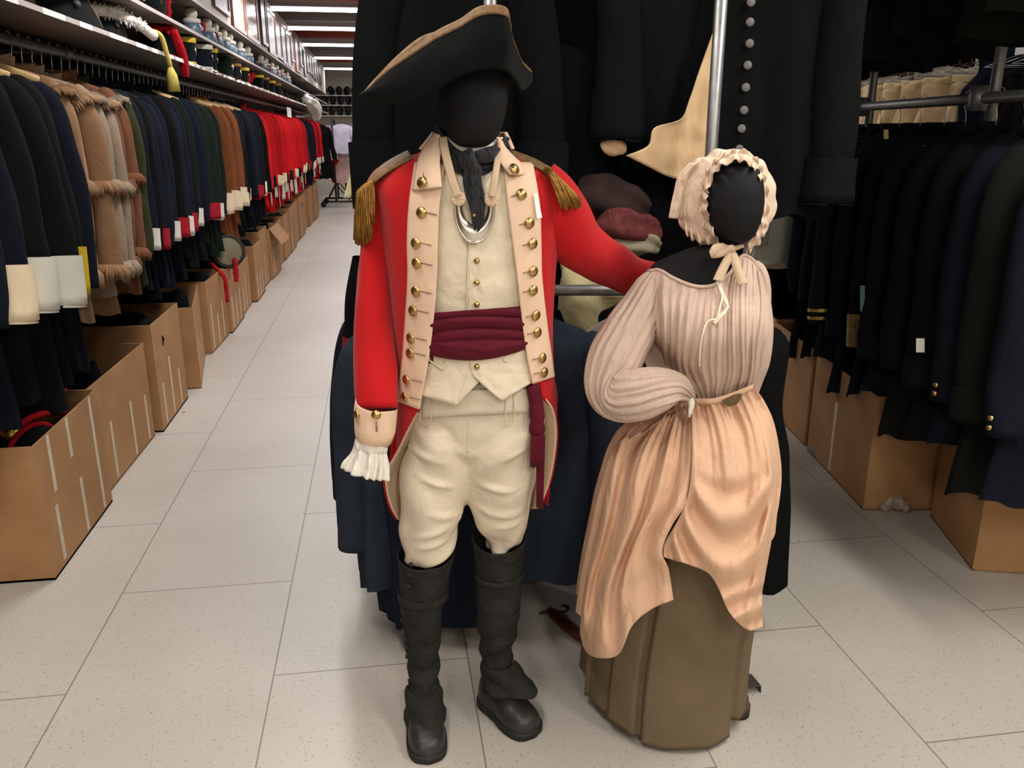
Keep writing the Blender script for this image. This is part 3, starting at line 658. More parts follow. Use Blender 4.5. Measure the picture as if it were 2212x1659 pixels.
def shoe(heel, toe, w, h, par, name='shoe'):
    """heel, toe: floor points, heading frame"""
    heel = Vector(heel); toe = Vector(toe); ax = (toe - heel); L = ax.length; ax.normalize(); sd = Vector((-ax.y, ax.x, 0)) * -1
    prof = [(0, .30, .55), (.05, .62, .85), (.15, .8, 1.0), (.3, .82, .98), (.45, .86, .86), (.6, .98, .66), (.75, 1.0, .52), (.87, .9, .46), (.94, .7, .38), (.985, .38, .22), (1.0, .0, .0)]
    def fn(u, v):
        wv, hv = key(prof, v); a = PI * u
        x = math.cos(a); y = math.sin(a) ** .75
        return heel + ax * (L * v) + sd * (w / 2 * wv * (abs(x) ** .8) * (1 if x > 0 else -1)) + Vector((0, 0, .018 + h * hv * y + .002 * nz(u * 5, v * 12, w * 50)))
    up = mk(name, *k2(gridf(22, 40, fn)), M_shoe, par)
    def sol(u, v):
        wv = key(prof, v)[0] + .08; q = u * 2 - 1
        return heel + ax * (L * (v * 1.03 - .015)) + sd * (w / 2 * wv * q) + Vector((0, 0, .012))
    mk('sole', *k2(gridf(10, 30, sol)), M_sole, up, solid=.02)
    hh = heel + ax * (L * .14); 
    return up
TL = PF(927, 1651); HL = PF(913, 1500)
TR = PF(1154, 1594); HR = PF(1047, 1496)
shoe((HL.x, 2.055, 0), (TL.x, TL.y + .0, 0), .1, .1, man)
shoe((HR.x, 2.06, 0), (TR.x, TR.y, 0), .1, .1, man)
# gaiter skirts over the insteps
def flap(c, ra, rb, low, par):
    """c: ankle centre, low: lower edge control points from one side round the front to the other"""
    def fn(u, v):
        a = lerp(PI * 1.02, 2 * PI * .99, u); top_ = Vector((c.x + ra * math.cos(a), c.y + rb * math.sin(a), c.z))
        b = Vector(cr(low, u)); p = top_.lerp(b, v); bul = math.sin(v * PI)
        out = Vector((math.cos(a), math.sin(a), 0)); return p + out * (.012 * bul * (1 - v) - .012 * bul * v) + Vector((0, 0, .0015 * nz(u * 6, v * 6)))
    return mk('instep_flap', *k2(gridf(40, 24, fn)), M_gaiter, par, solid=.004)
flap(P(915, 1478, 1.972), .044, .052, [tuple(P(*q)) for q in ((874, 1535, 2.0), (874, 1556, 1.93), (884, 1572, 1.875), (905, 1582, 1.845), (924, 1586, 1.835), (944, 1578, 1.85), (961, 1558, 1.9), (963, 1530, 1.97))], gl)
flap(P(1076, 1425, 2.012), .044, .05, [tuple(P(*q)) for q in ((1040, 1484, 2.05), (1043, 1494, 2.0), (1066, 1502, 1.96), (1096, 1508, 1.93), (1128, 1510, 1.915), (1152, 1508, 1.92), (1161, 1494, 1.945), (1148, 1470, 1.99))], gr)
# garter strap and side buttons
def ringstrap(rows_env, py, hwl, hwr, d, fl, dz, par, h=.022):
    c = P((hwl + hwr) / 2, py, d); a_ = (hwr - hwl) / 2 * d / FPX; b_ = a_ * fl
    def fn(u, v):
        a = 2 * PI * u; return Vector((c.x + (a_ + .004) * math.cos(a), c.y + (b_ + .004) * math.sin(a), c.z + dz * math.sin(a) + (v - .5) * h))
    mk('garter_strap', *k2(gridf(40, 4, fn, cu=True)), M_gaiter, par, solid=.004)
ringstrap(0, 1280, 857, 971, 1.98, .95, .004, gl)
ringstrap(0, 1240, 1024, 1132, 2.01, .95, .0, gr, .014)
for x, y in ((890, 1218), (888, 1240), (884, 1264), (874, 1318), (872, 1338), (875, 1358), (879, 1376), (881, 1396), (882, 1418), (887, 1470), (886, 1515)):
    c_, n_ = gsurf(GL, x, y); button(None, c_, 0, 0, .0065, M_sole, gl, nrm=n_, dome=.3)

# tricorne ---------------------------------------------------------------
bot = [(800, 208, 1.93), (840, 222, 1.875), (895, 217, 1.83), (945, 192, 1.80), (992, 162, 1.79), (1045, 148, 1.80), (1090, 150, 1.82), (1112, 172, 1.9), (1124, 195, 2.0), (1130, 188, 2.09), (1090, 172, 2.15), (1010, 172, 2.17), (920, 192, 2.13), (840, 206, 2.04)]
top = [(795, 200, 1.935), (848, 146, 1.865), (900, 104, 1.835), (948, 70, 1.82), (996, 46, 1.815), (1040, 18, 1.81), (1090, 20, 1.80), (1096, 70, 1.88), (1114, 120, 1.99), (1143, 153, 2.09), (1080, 96, 2.16), (1000, 70, 2.17), (922, 78, 2.12), (850, 135, 2.04)]
B3 = [tuple(P(*q)) for q in bot]; T3 = [tuple(P(*q)) for q in top]
cen = P(1020, 130, 1.98)
def hatf(u, v):
    b = Vector(crc(B3, u)); t = Vector(crc(T3, u)); p = b.lerp(t, v)
    o = p - cen; o.z = 0; o.normalize()
    return p + o * (.016 * math.sin(v * PI) + .003 * nz(u * 9, v * 3))
hat = MB(); hat.add(gridf(120, 22, hatf, cu=True))
def under(u, v):
    b = Vector(crc(B3, u)); th = 2 * PI * u
    o = b - cen; an = math.atan2(o.y, o.x)
    c = cen + Vector((math.cos(an) * .088, math.sin(an) * .115, 0)); c.z = P(1020, 132, 1.98).z + .1 * (o.x + o.y * .0) * .6
    p = b.lerp(c, v); p.z -= .004 * math.sin(v * PI); return p
hat.add(gridf(120, 6, under, cu=True))
def crown(u, v):
    p = under(u, 1.0); a = v * PI / 2
    q = cen + (p - cen) * math.cos(a) ** .7; q.z = lerp(p.z, cen.z + .035, math.sin(a)); return q
hat.add(gridf(60, 12, crown, cu=True))
hato = mk('tricorne_hat', [k2w(v) for v in hat.V], hat.F, M_felt, man, solid=.005)
def br2(u, v):
    vv = lerp(.86, 1.015, v); p = hatf(u, vv); return p
V, F = gridf(120, 4, br2, cu=True)
mkk('gold_edging', (V, F), M_braid, hato, solid=.011)
# ------------------------------------------------------------------ the woman mannequin
wom = thing('mannequin', k2w((.3, 2.05, 0)), 'shorter faceless black mannequin in a frilled bonnet, muslin blouse and hitched-up peach skirt', 'mannequin', 'dressed mannequins')
def coons(T, B, L, R, u, v):
    t = cr(T, u); b = cr(B, u); l = cr(L, v); r = cr(R, v)
    return tuple((1 - v) * t[k] + v * b[k] + (1 - u) * l[k] + u * r[k] - ((1 - u) * (1 - v) * T[0][k] + u * (1 - v) * T[-1][k] + (1 - u) * v * B[0][k] + u * v * B[-1][k]) for k in range(2))
wb = Env([(338, 1562, 1608, 2.03, .03), (346, 1545, 1622, 2.025, .06), (365, 1528, 1636, 2.015, .09), (400, 1518, 1643, 2.0, .108), (440, 1518, 1643, 1.99, .11), (475, 1528, 1636, 1.982, .1), (505, 1543, 1622, 1.98, .085), (519, 1556, 1606, 1.99, .062),
          (527, 1556, 1596, 2.01, .05), (536, 1500, 1590, 2.04, .054), (548, 1466, 1596, 2.045, .06), (560, 1436, 1604, 2.05, .072), (573, 1412, 1618, 2.05, .088), (590, 1404, 1632, 2.045, .102), (615, 1402, 1642, 2.04, .118), (660, 1410, 1648, 2.02, .13),
          (705, 1420, 1646, 2.015, .132), (770, 1460, 1632, 2.025, .112), (835, 1490, 1622, 2.03, .1), (900, 1485, 1615, 2.03, .09), (960, 1490, 1610, 2.03, .085)])
V, F = wb.loft(wb.z0, wb.z1, 110, 0, 2 * PI, 40, closed=True)
cap((V, F), list(range(40)), True); cap((V, F), list(range(40 * 110, 40 * 111)))
mkk('body', (V, F), M_black, wom)
# blouse -----------------------------------------------------------------
be = Env([(545, 1500, 1605, 2.04, .075), (566, 1445, 1630, 2.04, .1), (585, 1406, 1640, 2.04, .12), (615, 1396, 1648, 2.035, .134), (660, 1400, 1655, 2.015, .148), (705, 1408, 1658, 2.01, .152), (770, 1445, 1652, 2.02, .135), (815, 1472, 1636, 2.03, .118), (850, 1486, 1626, 2.03, .11), (880, 1478, 1634, 2.03, .118)])
BT = [(1403, 586), (1424, 584), (1452, 600), (1490, 616), (1522, 620), (1552, 612), (1577, 590), (1592, 566), (1606, 552), (1625, 562), (1642, 584)]
BB = [(1472, 868), (1500, 868), (1540, 866), (1580, 852), (1626, 834)]
BL = [(1403, 586), (1392, 650), (1386, 720), (1396, 790), (1436, 838), (1472, 868)]
BR = [(1642, 584), (1652, 640), (1658, 710), (1648, 780), (1626, 834)]
def gat(u, v, k=1.0):
    w = u + .05 * nz(v * 2.2, u * 3, 3)
    return .003 * math.sin(w * 118 + 3 * nz(u * 7, v * 1.5)) + .0042 * math.sin(w * 47 + 2 * nz(u * 5, v * 2, 8)) * (.5 + .5 * v) + .006 * nz(u * 9, v * 1.6, 4)
def bf(u, v):
    px, py = coons(BT, BB, BL, BR, u, v)
    return be.front(px, py, .006 + .012 * math.sin(min(1, v * 1.02) * PI) + gat(u, v) * sstep(0, .04, v))
m = MB(); m.add(gridf(240, 60, bf))
m.add(be.loft(P(1550, 850, 2.03).z, P(1550, 588, 2.03).z, 30, .4, 2 * PI - 1.1, 80, .002, lambda th, z: .004 * math.sin(th * 40)))
blouse = mk('blouse', [k2w(v) for v in m.V], m.F, M_blouse, wom)
mkk('neckline', tube([bf(i / 60, 0.0) + Vector((0, -.002, .001)) for i in range(61)], .0045, 8), M_blouse, blouse)
def fs(t, a): return .0035 * math.sin(17 * a + 4 * nz(t * 3, a)) + .0025 * math.sin(31 * a + 5 * t) + .008 * nz(math.cos(a) * 1.4, math.sin(a) * 1.4, t * 5)
mkk('sleeve', slv([(1436, 588, 2.05, 16, 1.4), (1412, 618, 2.03, 38, 1.2), (1389, 665, 1.99, 47, 1.1), (1362, 715, 1.965, 55, 1.05), (1330, 775, 1.95, 60, 1.0), (1317, 820, 1.93, 54, 1.0), (1332, 852, 1.905, 56, .95), (1372, 853, 1.88, 60, .9), (1420, 842, 1.87, 50, .9), (1462, 838, 1.875, 34, .8), (1486, 851, 1.885, 15, .7), (1494, 860, 1.89, 7, .7)], 90, 90, fs, caps=True), M_blouse, blouse)
mkk('sleeve', slv([(1622, 572, 2.04, 14, 1.6), (1633, 610, 2.02, 24, 1.8), (1634, 680, 2.02, 27, 1.9), (1632, 740, 2.02, 27, 1.8), (1622, 790, 2.01, 27, 1.5), (1612, 822, 2.02, 18, 1.2), (1606, 838, 2.0, 8, 1.2)], 60, 50, fs, caps=True), M_blouse, blouse)
# drawstring
def wf(px, py, o=.026): return be.front(px, py, o)
for pts in ([(1549, 606), (1556, 628), (1566, 650), (1573, 664), (1560, 676), (1548, 688), (1541, 698)], [(1552, 606), (1562, 632), (1572, 655), (1568, 672), (1556, 686), (1544, 700)], [(1549, 690), (1530, 694), (1518, 720), (1512, 760), (1511, 792)], [(1556, 612), (1560, 640), (1556, 660), (1550, 684)]):
    mkk('drawstring', tube([wf(x, y) for x, y in pts], .0022, 6, smooth=30), M_string, blouse)
# skirts -------------------------------------------------------------------
un = Env([(850, 1490, 1626, 2.05, .1), (920, 1420, 1640, 2.05, .14), (1000, 1360, 1655, 2.05, .17), (1200, 1295, 1640, 2.06, .2), (1350, 1268, 1612, 2.07, .215), (1440, 1258, 1602, 2.075, .225), (1502, 1254, 1598, 2.08, .232)])
def uf(th, z):
    t = th if th < PI else th - 2 * PI
    g = sstep(.95, .2, z)
    f = .022 * (sstep(-.40, -.36, t) - sstep(.66, .70, t)) + .014 * (sstep(-.86, -.80, t) - sstep(-.50, -.44, t)) + .022 * (sstep(.82, .87, t) - sstep(1.12, 1.3, t))
    f += .006 * math.sin(t * 3.5 + 1) + .014 * math.sin(t * 9) * (1 if abs(t) > 1.3 else 0) + .004 * nz(t * 2, z * 2)
    return f * g
def unf(u, v):
    th = 2 * PI * u; t = th if th < PI else th - 2 * PI
    zb = .014 + .03 * sstep(-.35, -.7, t) * sstep(-2.2, -1.2, t) + .02 * sstep(.7, .85, t) + .006 * nz(t * 4, 0) + .03 * sstep(1.3, 1.8, abs(t))
    z = lerp(zb, un.z1, v); return un.ring(th, z, uf(th, z) - .01)
mkk('underskirt', gridf(260, 70, unf, cu=True), M_under, wom, solid=.003)
sk = Env([(835, 1486, 1630, 2.03, .112), (865, 1478, 1640, 2.03, .125), (900, 1410, 1655, 2.03, .16), (950, 1345, 1674, 2.03, .195), (1050, 1305, 1688, 2.03, .22), (1150, 1282, 1680, 2.03, .235), (1250, 1262, 1668, 2.03, .24), (1350, 1250, 1655, 2.03, .245), (1430, 1250, 1650, 2.03, .24)])
def piece(T, B, L, R, nu, nv, off, roll=.06):
    def fn(u, v):
        v *= 1.1
        if v <= 1: px, py = coons(T, B, L, R, u, v); return sk.front(px, py, off(u, v, px, py))
        k = (v - 1) / .1; px, py = coons(T, B, L, R, u, 1 - .025 * k)
        return sk.front(px, py + 4 * math.sin(k * PI), off(u, 1, px, py) - roll * k)
    return gridf(nu, nv, fn)
AT = [(1440, 880), (1456, 870), (1474, 864), (1494, 862)]
AL = [(1440, 880), (1384, 910), (1338, 960), (1308, 1060), (1288, 1150), (1270, 1230), (1258, 1300), (1252, 1368)]
AR = [(1494, 862), (1497, 940), (1495, 1030), (1484, 1085), (1452, 1135), (1430, 1190), (1444, 1228), (1455, 1296)]
AB = [(1252, 1368), (1266, 1408), (1298, 1422), (1338, 1412), (1366, 1352), (1408, 1316), (1455, 1296)]
def offA(u, v, px, py):
    w = u + .04 * nz(v * 3, u * 2)
    f = .014 * math.sin(w * 21 + 1.2 * v + nz(v * 2, u * 4) * 2) * (.5 + .5 * math.sin(v * PI)) + .004 * math.sin(w * 60 + 2 * nz(u * 6, v * 2)) * sstep(.5, .05, v)
    f += .012 * math.sin((v - .25 * u) * 17) * sstep(.72, .95, v) + .006 * nz(u * 6, v * 5, 2)
    return .012 + f + .022 * sstep(.1, .9, v) * math.sin(u * PI) + .014 * sstep(.6, 1, u) * sstep(.3, .5, v)
BTs = [(1490, 864), (1530, 866), (1580, 852), (1628, 834)]
BLs = [(1490, 864), (1494, 940), (1494, 1010), (1486, 1070), (1466, 1120), (1440, 1165), (1424, 1200)]
BRs = [(1628, 834), (1652, 868), (1674, 920), (1688, 1010), (1684, 1080), (1672, 1140), (1662, 1195), (1652, 1250), (1646, 1290), (1648, 1356)]
BBs = [(1424, 1200), (1452, 1208), (1490, 1220), (1530, 1238), (1552, 1272), (1572, 1318), (1594, 1345), (1618, 1362), (1648, 1356)]
def offB(u, v, px, py):
    w = u + .03 * nz(v * 3, u * 2, 6)
    f = .0045 * math.sin(w * 58 + 2 * nz(u * 6, v * 2)) * sstep(.5, .0, v) + .008 * math.sin(w * 17 + 1) * sstep(.7, .1, v)
    s = py - 1010 - 190 * (1 - ((px - 1575) / 110) ** 2 * .75)      # swagged folds hanging between the two hitched points
    f += .016 * math.sin(s / 17) * sstep(1010, 1070, py) * sstep(1330, 1220, py) * sstep(0, .12, u) * sstep(1, .8, u)
    f += .012 * math.sin((px * .45 + py) / 9) * sstep(1240, 1290, py) + .006 * nz(u * 6, v * 6, 3)
    f += .012 * math.sin(w * 30) * sstep(.75, .95, u) * sstep(.1, .3, v)
    return .026 + f + .022 * sstep(.15, .8, v) * math.sin(u * PI) ** .7
m = MB(); m.add(piece(AT, AB, AL, AR, 110, 120, offA)); m.add(piece(BTs, BBs, BLs, BRs, 110, 120, offB))
def skb(u, v):
    th = lerp(.55, 2 * PI - 1.35, u); zb = lerp(P(1450, 1120, 2.03).z, P(1450, 1310, 2.03).z, sstep(1.5, 2.5, th)); z = lerp(zb, sk.z1, v)
    return sk.ring(th, z, .004 - .026 * sstep(3.4, 2.2, th) + .012 * math.sin(th * 16) * sstep(1.05, .8, z) * sstep(1.6, 2.2, th))
m.add(gridf(100, 40, skb))
over = mk('overskirt', [k2w(v) for v in m.V], m.F, M_over, wom)
wbp = [(1478, 872), (1500, 866), (1540, 866), (1580, 854), (1626, 836)]
def wbf(u, v):
    px, py = cr(wbp, u); return sk.front(px, py - 5 + 11 * v, .034 + .003 * math.sin(v * PI) + .0015 * nz(u * 12, v))
mkk('waistband', gridf(50, 4, wbf), M_over, over, solid=.004)
M_stain = plain('dark_brown_stain', rgb(92, 74, 44), .8, bump=.4, bsc=120, var=.4, vsc=90)
mkk('stained_patch', gridf(16, 6, lambda u, v: sk.front(*[lerp(a, b, v) for a, b in zip(cr([(1560, 864), (1575, 858), (1588, 852), (1602, 850)], u), cr([(1562, 872), (1578, 876), (1594, 870), (1602, 856)], u))], .042)), M_stain, over, solid=.002)
mkk('tied_end', sweep([(*P(1490, 858, 1.885), .008, .006), (*P(1493, 870, 1.88), .009, .006), (*P(1491, 886, 1.878), .005, .004), (*P(1489, 902, 1.878), .002, .002)], 10, 12, lambda t, a: .0015 * math.sin(3 * a + 9 * t), True), M_white, over)
# bonnet -------------------------------------------------------------------
bn = Env([(322, 1550, 1625, 2.06, .05), (334, 1505, 1642, 2.06, .09), (355, 1478, 1648, 2.055, .115), (400, 1460, 1652, 2.05, .128), (450, 1462, 1650, 2.05, .13), (490, 1478, 1642, 2.05, .12), (515, 1495, 1630, 2.05, .1), (530, 1515, 1610, 2.05, .07)])
OPEN = [(1556, 530), (1542, 500), (1531, 465), (1528, 430), (1532, 400), (1546, 372), (1568, 354), (1594, 346), (1618, 354), (1634, 376), (1643, 405), (1646, 440), (1643, 475), (1632, 505), (1614, 526)]
def opn(t): return cr(OPEN, t)
def front_rim(t, out=0.0):
    x, y = opn(t); c = (1588, 440); k = 1 + out
    return c[0] + (x - c[0]) * k, c[1] + (y - c[1]) * k
def bonf(u, v):          # from the face opening back over the head
    x, y = front_rim(u, .02)
    a = P(x, y, 1.965 + .03 * abs(u - .5) * 2)
    an = lerp(-2.25, 2.25, u); cx, cz = P(1557, 425, 2.09)[0], P(1557, 425, 2.09)[2]
    r = .128 + .004 * math.sin(u * 60) + .006 * nz(u * 8, v * 3)
    bk = Vector((cx + .118 * math.sin(-an + PI) * -1 * -1, 2.1, cz + .118 * -math.cos(an + PI)))
    mid = Vector((cx + (r + .01) * math.sin(an) * 1.0, 2.06, cz + (r - .006) * math.cos(an)))
    end = Vector((cx + .02 * math.sin(an), 2.2, cz + .02 * math.cos(an)))
    p = (1 - v) ** 2 * a + 2 * v * (1 - v) * (mid * 1.55 - (a + end) * .275) + v * v * end
    return p + Vector((0, 0, .002 * math.sin(u * 90) * math.sin(v * PI)))
bon = mkk('bonnet', gridf(120, 36, bonf), M_bonnet, wom, solid=.003)
def ruf(u, v):
    w = math.sin(u * 96 + 4 * nz(u * 9, 1)) ; w2 = nz(u * 24, 5)
    x, y = front_rim(u, lerp(.17, -.01, v)); 
    k = v * (1.0 + .5 * w2)
    c = (1588, 440); dx, dy = x - c[0], y - c[1]; L = math.hypot(dx, dy)
    x += dx / L * (4 * w * v + 5 * w2 * v); y += dy / L * (4 * w * v + 5 * w2 * v)
    return P(x, y, 1.955 + .03 * abs(u - .5) * 2 - .034 * k - .016 * w * v)
mkk('ruffle', gridf(300, 8, ruf), M_bonnet, bon, solid=.002)
def ruf2(u, v):
    w = math.sin(u * 120 + 3 * nz(u * 9, 7)); x, y = front_rim(u, lerp(.05, .24, v)); c = (1588, 440); dx, dy = x - c[0], y - c[1]; L = math.hypot(dx, dy)
    x += dx / L * 4 * w * v; y += dy / L * 4 * w * v
    return P(x, y, 1.96 + .03 * abs(u - .5) * 2 - .008 * v - .008 * w * v)
mkk('ruffle', gridf(300, 8, ruf2), M_bonnet, bon, solid=.002)
def tab(u, v):          # turned-back cloth at the side of the cap
    l = cr([(1490, 352), (1466, 380), (1455, 420), (1444, 470)], v); r = cr([(1512, 345), (1486, 382), (1484, 430), (1482, 466)], v)
    return P(lerp(l[0], r[0], u), lerp(l[1], r[1], u) + 4 * math.sin(u * PI), 2.02 + .02 * u * v - .014 * math.sin(u * PI) + .006 * nz(u * 3, v * 5))
mkk('turned_back_flap', gridf(14, 24, tab), M_bonnet, bon, solid=.004)
def nkf(u, v):          # frill at the nape
    a = cr([(1478, 478), (1496, 488), (1524, 500), (1552, 520)], u); b = cr([(1482, 506), (1500, 520), (1530, 526), (1556, 531)], u)
    w = math.sin(u * 30); return P(lerp(a[0], b[0], v), lerp(a[1], b[1], v) + 3 * w * v, 2.03 - .04 * u - .012 * w * v)
mkk('ruffle', gridf(80, 8, nkf), M_bonnet, bon, solid=.002)
def rb(pts, w, nm='ribbon'):
    def fn(u, v):
        c = cr(pts, v); q = u - .5
        return P(c[0] + q * c[3] * 2 * math.cos(c[4]), c[1] + q * c[3] * 2 * math.sin(c[4]), c[2] - .004 * math.cos(q * 4))
    return mkk(nm, gridf(6, 30, fn), M_ribbon, bon, solid=.0015)
rb([(1582, 538, 1.93, 6, .3), (1574, 556, 1.91, 9, .3), (1562, 580, 1.895, 10, .3), (1551, 606, 1.885, 11, .2)], .02)
rb([(1578, 536, 1.93, 5, -.3), (1586, 556, 1.91, 9, -.3), (1594, 584, 1.895, 10, -.2), (1605, 614, 1.885, 12, -.25)], .02)
rb([(1578, 536, 1.925, 5, 1.2), (1560, 534, 1.91, 9, 1.2), (1544, 540, 1.9, 11, 1.2), (1534, 550, 1.9, 7, 1.3)], .02)
rb([(1536, 552, 1.905, 6, 1.2), (1550, 549, 1.905, 8, 1.2), (1564, 544, 1.91, 8, 1.2), (1580, 538, 1.92, 5, 1.2)], .02)
rb([(1560, 528, 1.93, 4, 1.4), (1572, 534, 1.925, 4, 1.4), (1584, 537, 1.922, 5, 1.4), (1606, 530, 1.94, 4, 1.2)], .02)
mkk('ribbon_knot', lathe(P(1580, 537, 1.92), [(.0001, .009), (.006, .008), (.009, .003), (.009, -.003), (.005, -.008), (.0001, -.009)], 12, Vector((1, -.2, .2))), M_ribbon, bon)
# footwear and stand
a = PF(1520, 1535); b = PF(1618, 1536)
shp = shoe((a.x, a.y + .02, 0), (b.x, b.y, 0), .088, .085, wom); shp.data.materials[0] = M_brownshoe
a = PF(1560, 1478, .03); b = PF(1634, 1466, .03); dirv = (b - a).normalized(); sdv = Vector((-dirv.y, dirv.x, 0))
V = []; F = []
pr = [(a - dirv * .15, .0), (b - dirv * .012, .0), (b, -.004), (b + dirv * .002, -.026)]
for p, dz in pr:
    for s in (-1, 1):
        for h in (0, -.005): V.append(p + sdv * (s * .028) + Vector((0, 0, dz + h)))
for i in range(3):
    o = i * 4
    F += [(o, o + 4, o + 6, o + 2), (o + 1, o + 3, o + 7, o + 5), (o, o + 1, o + 5, o + 4), (o + 2, o + 6, o + 7, o + 3)]
F += [(0, 2, 3, 1), (12, 13, 15, 14)]
mkk('stand_foot', (V, F), plain('dark_steel', rgb(86, 80, 72), .5, .6), wom, smooth=False)
# ------------------------------------------------------------------ hanging garments: shared meshes, own objects
ONES = ['', 'first', 'second', 'third', 'fourth', 'fifth', 'sixth', 'seventh', 'eighth', 'ninth', 'tenth', 'eleventh', 'twelfth', 'thirteenth', 'fourteenth', 'fifteenth', 'sixteenth', 'seventeenth', 'eighteenth', 'nineteenth']
TENS = ['', '', 'twenty', 'thirty', 'forty', 'fifty', 'sixty', 'seventy', 'eighty', 'ninety']
TENTH = ['', '', 'twentieth', 'thirtieth', 'fortieth', 'fiftieth', 'sixtieth', 'seventieth', 'eightieth', 'ninetieth']
def nth(n):
    if n >= 100: return 'hundredth' if n == 100 else 'hundred-and-' + nth(n - 100)
    if n < 20: return ONES[n]
    return TENTH[n // 10] if n % 10 == 0 else TENS[n // 10] + '-' + ONES[n % 10]
def flip(vf): return [Vector((-v[0], v[1], v[2])) for v in vf[0]], [f[::-1] for f in vf[1]]
def body_vf(L, sh=.22, th=.048, hem=.25, fold=.014, sd=0, nu=52, nv=44, waist=.2):
    tab = [(0, .05, .042), (.012, .062, .045), (.03, .12, .05), (.055, sh * .86, .054), (.085, sh * .98, th), (.13, sh, th * 1.15), (.32, sh * .96, th * 1.2), (.5, waist, th * 1.15), (.75, (waist + hem) / 2, th * 1.2), (1, hem, th * 1.15)]
    r = random.Random(sd); k1, k2_, p1, p2 = r.choice((5, 6, 7)), r.choice((9, 11, 13)), r.uniform(0, 6), r.uniform(0, 6)
    def fn(u, v):
        w, t = key(tab, v); a = 2 * PI * u; si, co = math.sin(a), math.cos(a); n = 2.5
        k = (abs(si) ** n + abs(co) ** n) ** (-1 / n)
        f = fold * sstep(.12, .9, v) * (math.sin(k1 * a + p1 + 1.2 * v) + .6 * math.sin(k2_ * a + p2)) * .6 + .007 * nz(math.cos(a) * 2 + sd, math.sin(a) * 2, v * 5)
        z = L * (1 - v) + (.012 * nz(a, sd) + .008 * math.sin(k1 * a + p1)) * sstep(.9, 1, v)
        return Vector(((w + f) * si * k, -(t + f) * co * k, z))
    V, F = gridf(nu, nv, fn, cu=True); cap((V, F), list(range(nu)), False); return V, F
def sleeve_ct(L, sl=.6, out=.06, fwd=.07, sh=.22, r=.055):
    return [(sh * .74, 0, L - .075, r * .8, r * .75), (sh * .92, -.004, L - .12, r * 1.12, r), (sh + .025, -.01, L - .24, r * 1.05, r * .95), (sh + out * .75, -.02, L - .1 - sl * .5, r, r * .9), (sh + out, -.02 - fwd * .6, L - .1 - sl * .8, r * .98, r * .88), (sh + out * .92, -.02 - fwd, L - .1 - sl, r, r * .88)]
def sleeve_vf(L, sd=0, **k):
    ct = sleeve_ct(L, **k); ph = sd * 1.7
    return sweep(ct, 20, 26, lambda t, a: .006 * nz(math.cos(a) * 1.5 + sd, math.sin(a) * 1.5, t * 6) + .004 * math.sin(15 * t + 2 * a + ph) * sstep(.3, .6, t), True)
def cuff_vf(L, h=.1, fl=1.12, **k):
    ct = sleeve_ct(L, **k); n = len(ct) - 1; f = h / k.get('sl', .6)
    pts = [cr(ct, t) for t in (1 - f * 1.05, 1 - f * .5, 1.0)]
    e = pts[2]; d_ = (Vector(pts[2][:3]) - Vector(pts[1][:3])) * .25
    pts = [(*p[:3], p[3] * fl + .003, p[4] * fl + .003) for p in pts]; pts[2] = (*(Vector(e[:3]) + d_), pts[2][3] * 1.04, pts[2][4] * 1.04)
    pts.append((*(Vector(e[:3]) + d_ * .4), pts[2][3] * .86, pts[2][4] * .86))
    return sweep(pts, 18, 8)
def collar_vf(L, h=.045, r=.062):
    return gridf(26, 5, lambda u, v: Vector((math.sin(2 * PI * u) * r * (1 + .12 * v), -math.cos(2 * PI * u) * (.05 + .004 * v), L - .012 + h * v * (1 - .35 * max(0, math.cos(2 * PI * u))))), cu=True)
MESH = {}
def mesh(key_, make):
    if key_ not in MESH:
        V, F = make(); me = bpy.data.meshes.new(str(key_[0])); me.from_pydata(V, [], F)
        me.polygons.foreach_set('use_smooth', [True] * len(F)); me.materials.append(M_felt); me.update(); MESH[key_] = me
    return MESH[key_]
def part(name, me, mat, parent, solid=0.0):
    o = bpy.data.objects.new(name, me); COL.objects.link(o); o.parent = parent
    o.material_slots[0].link = 'OBJECT'; o.material_slots[0].material = mat
    if solid: m = o.modifiers.new('thick', 'SOLIDIFY'); m.thickness = solid; m.offset = 0
    WL[o.name] = Vector((0, 0, 0)); return o
WOOL = {}
def wool(nm, c, k=0):
    return cloth('%s_%d' % (nm, k), mul(rgb(*c), 1 + .16 * (k - 1)), .12, 12, 800, .4, .3, (9, 9, 4), .95, .0, .06)
def garment(name, loc, rz, label, cat, group, mat, L=1.1, var=0, sides=(1,), cuff=None, cuffh=.1, collar=None, sl=.6, out=.06, fwd=.07, sh=.22, hem=.25, th=.048, fold=.014, r=.055, lo=0.0):
    """loc: the point of the rail it hangs from; the root sits at hem height"""
    t = thing(name, (loc[0], loc[1], loc[2] - .115 - L), label, cat, group, rz)
    part('body', mesh(('body', L, var, sh, hem, th, fold), lambda: body_vf(L, sh, th, hem, fold, var)), mat, t)
    for s in sides:
        kk = dict(sl=sl, out=out, fwd=fwd, sh=sh, r=r)
        f = (lambda x: x) if s > 0 else flip
        so = part('sleeve', mesh(('sleeve', s, L, var, sl, out, fwd, sh, r), lambda: f(sleeve_vf(L, var, **kk))), mat, t)
        if cuff: part('cuff', mesh(('cuff', s, L, cuffh, sl, out, fwd, sh, r), lambda: f(cuff_vf(L, cuffh, **kk))), cuff, so)
    if collar: part('collar', mesh(('collar', L), lambda: collar_vf(L)), collar, t, .004)
    return t
def attach(o, root):
    M = (Matrix.Translation(root.location) @ Matrix.Rotation(root.rotation_euler.z, 4, 'Z')).inverted() @ Matrix.Translation(o.location)
    o.data.transform(M); o.location = (0, 0, 0); o.parent = root; return o
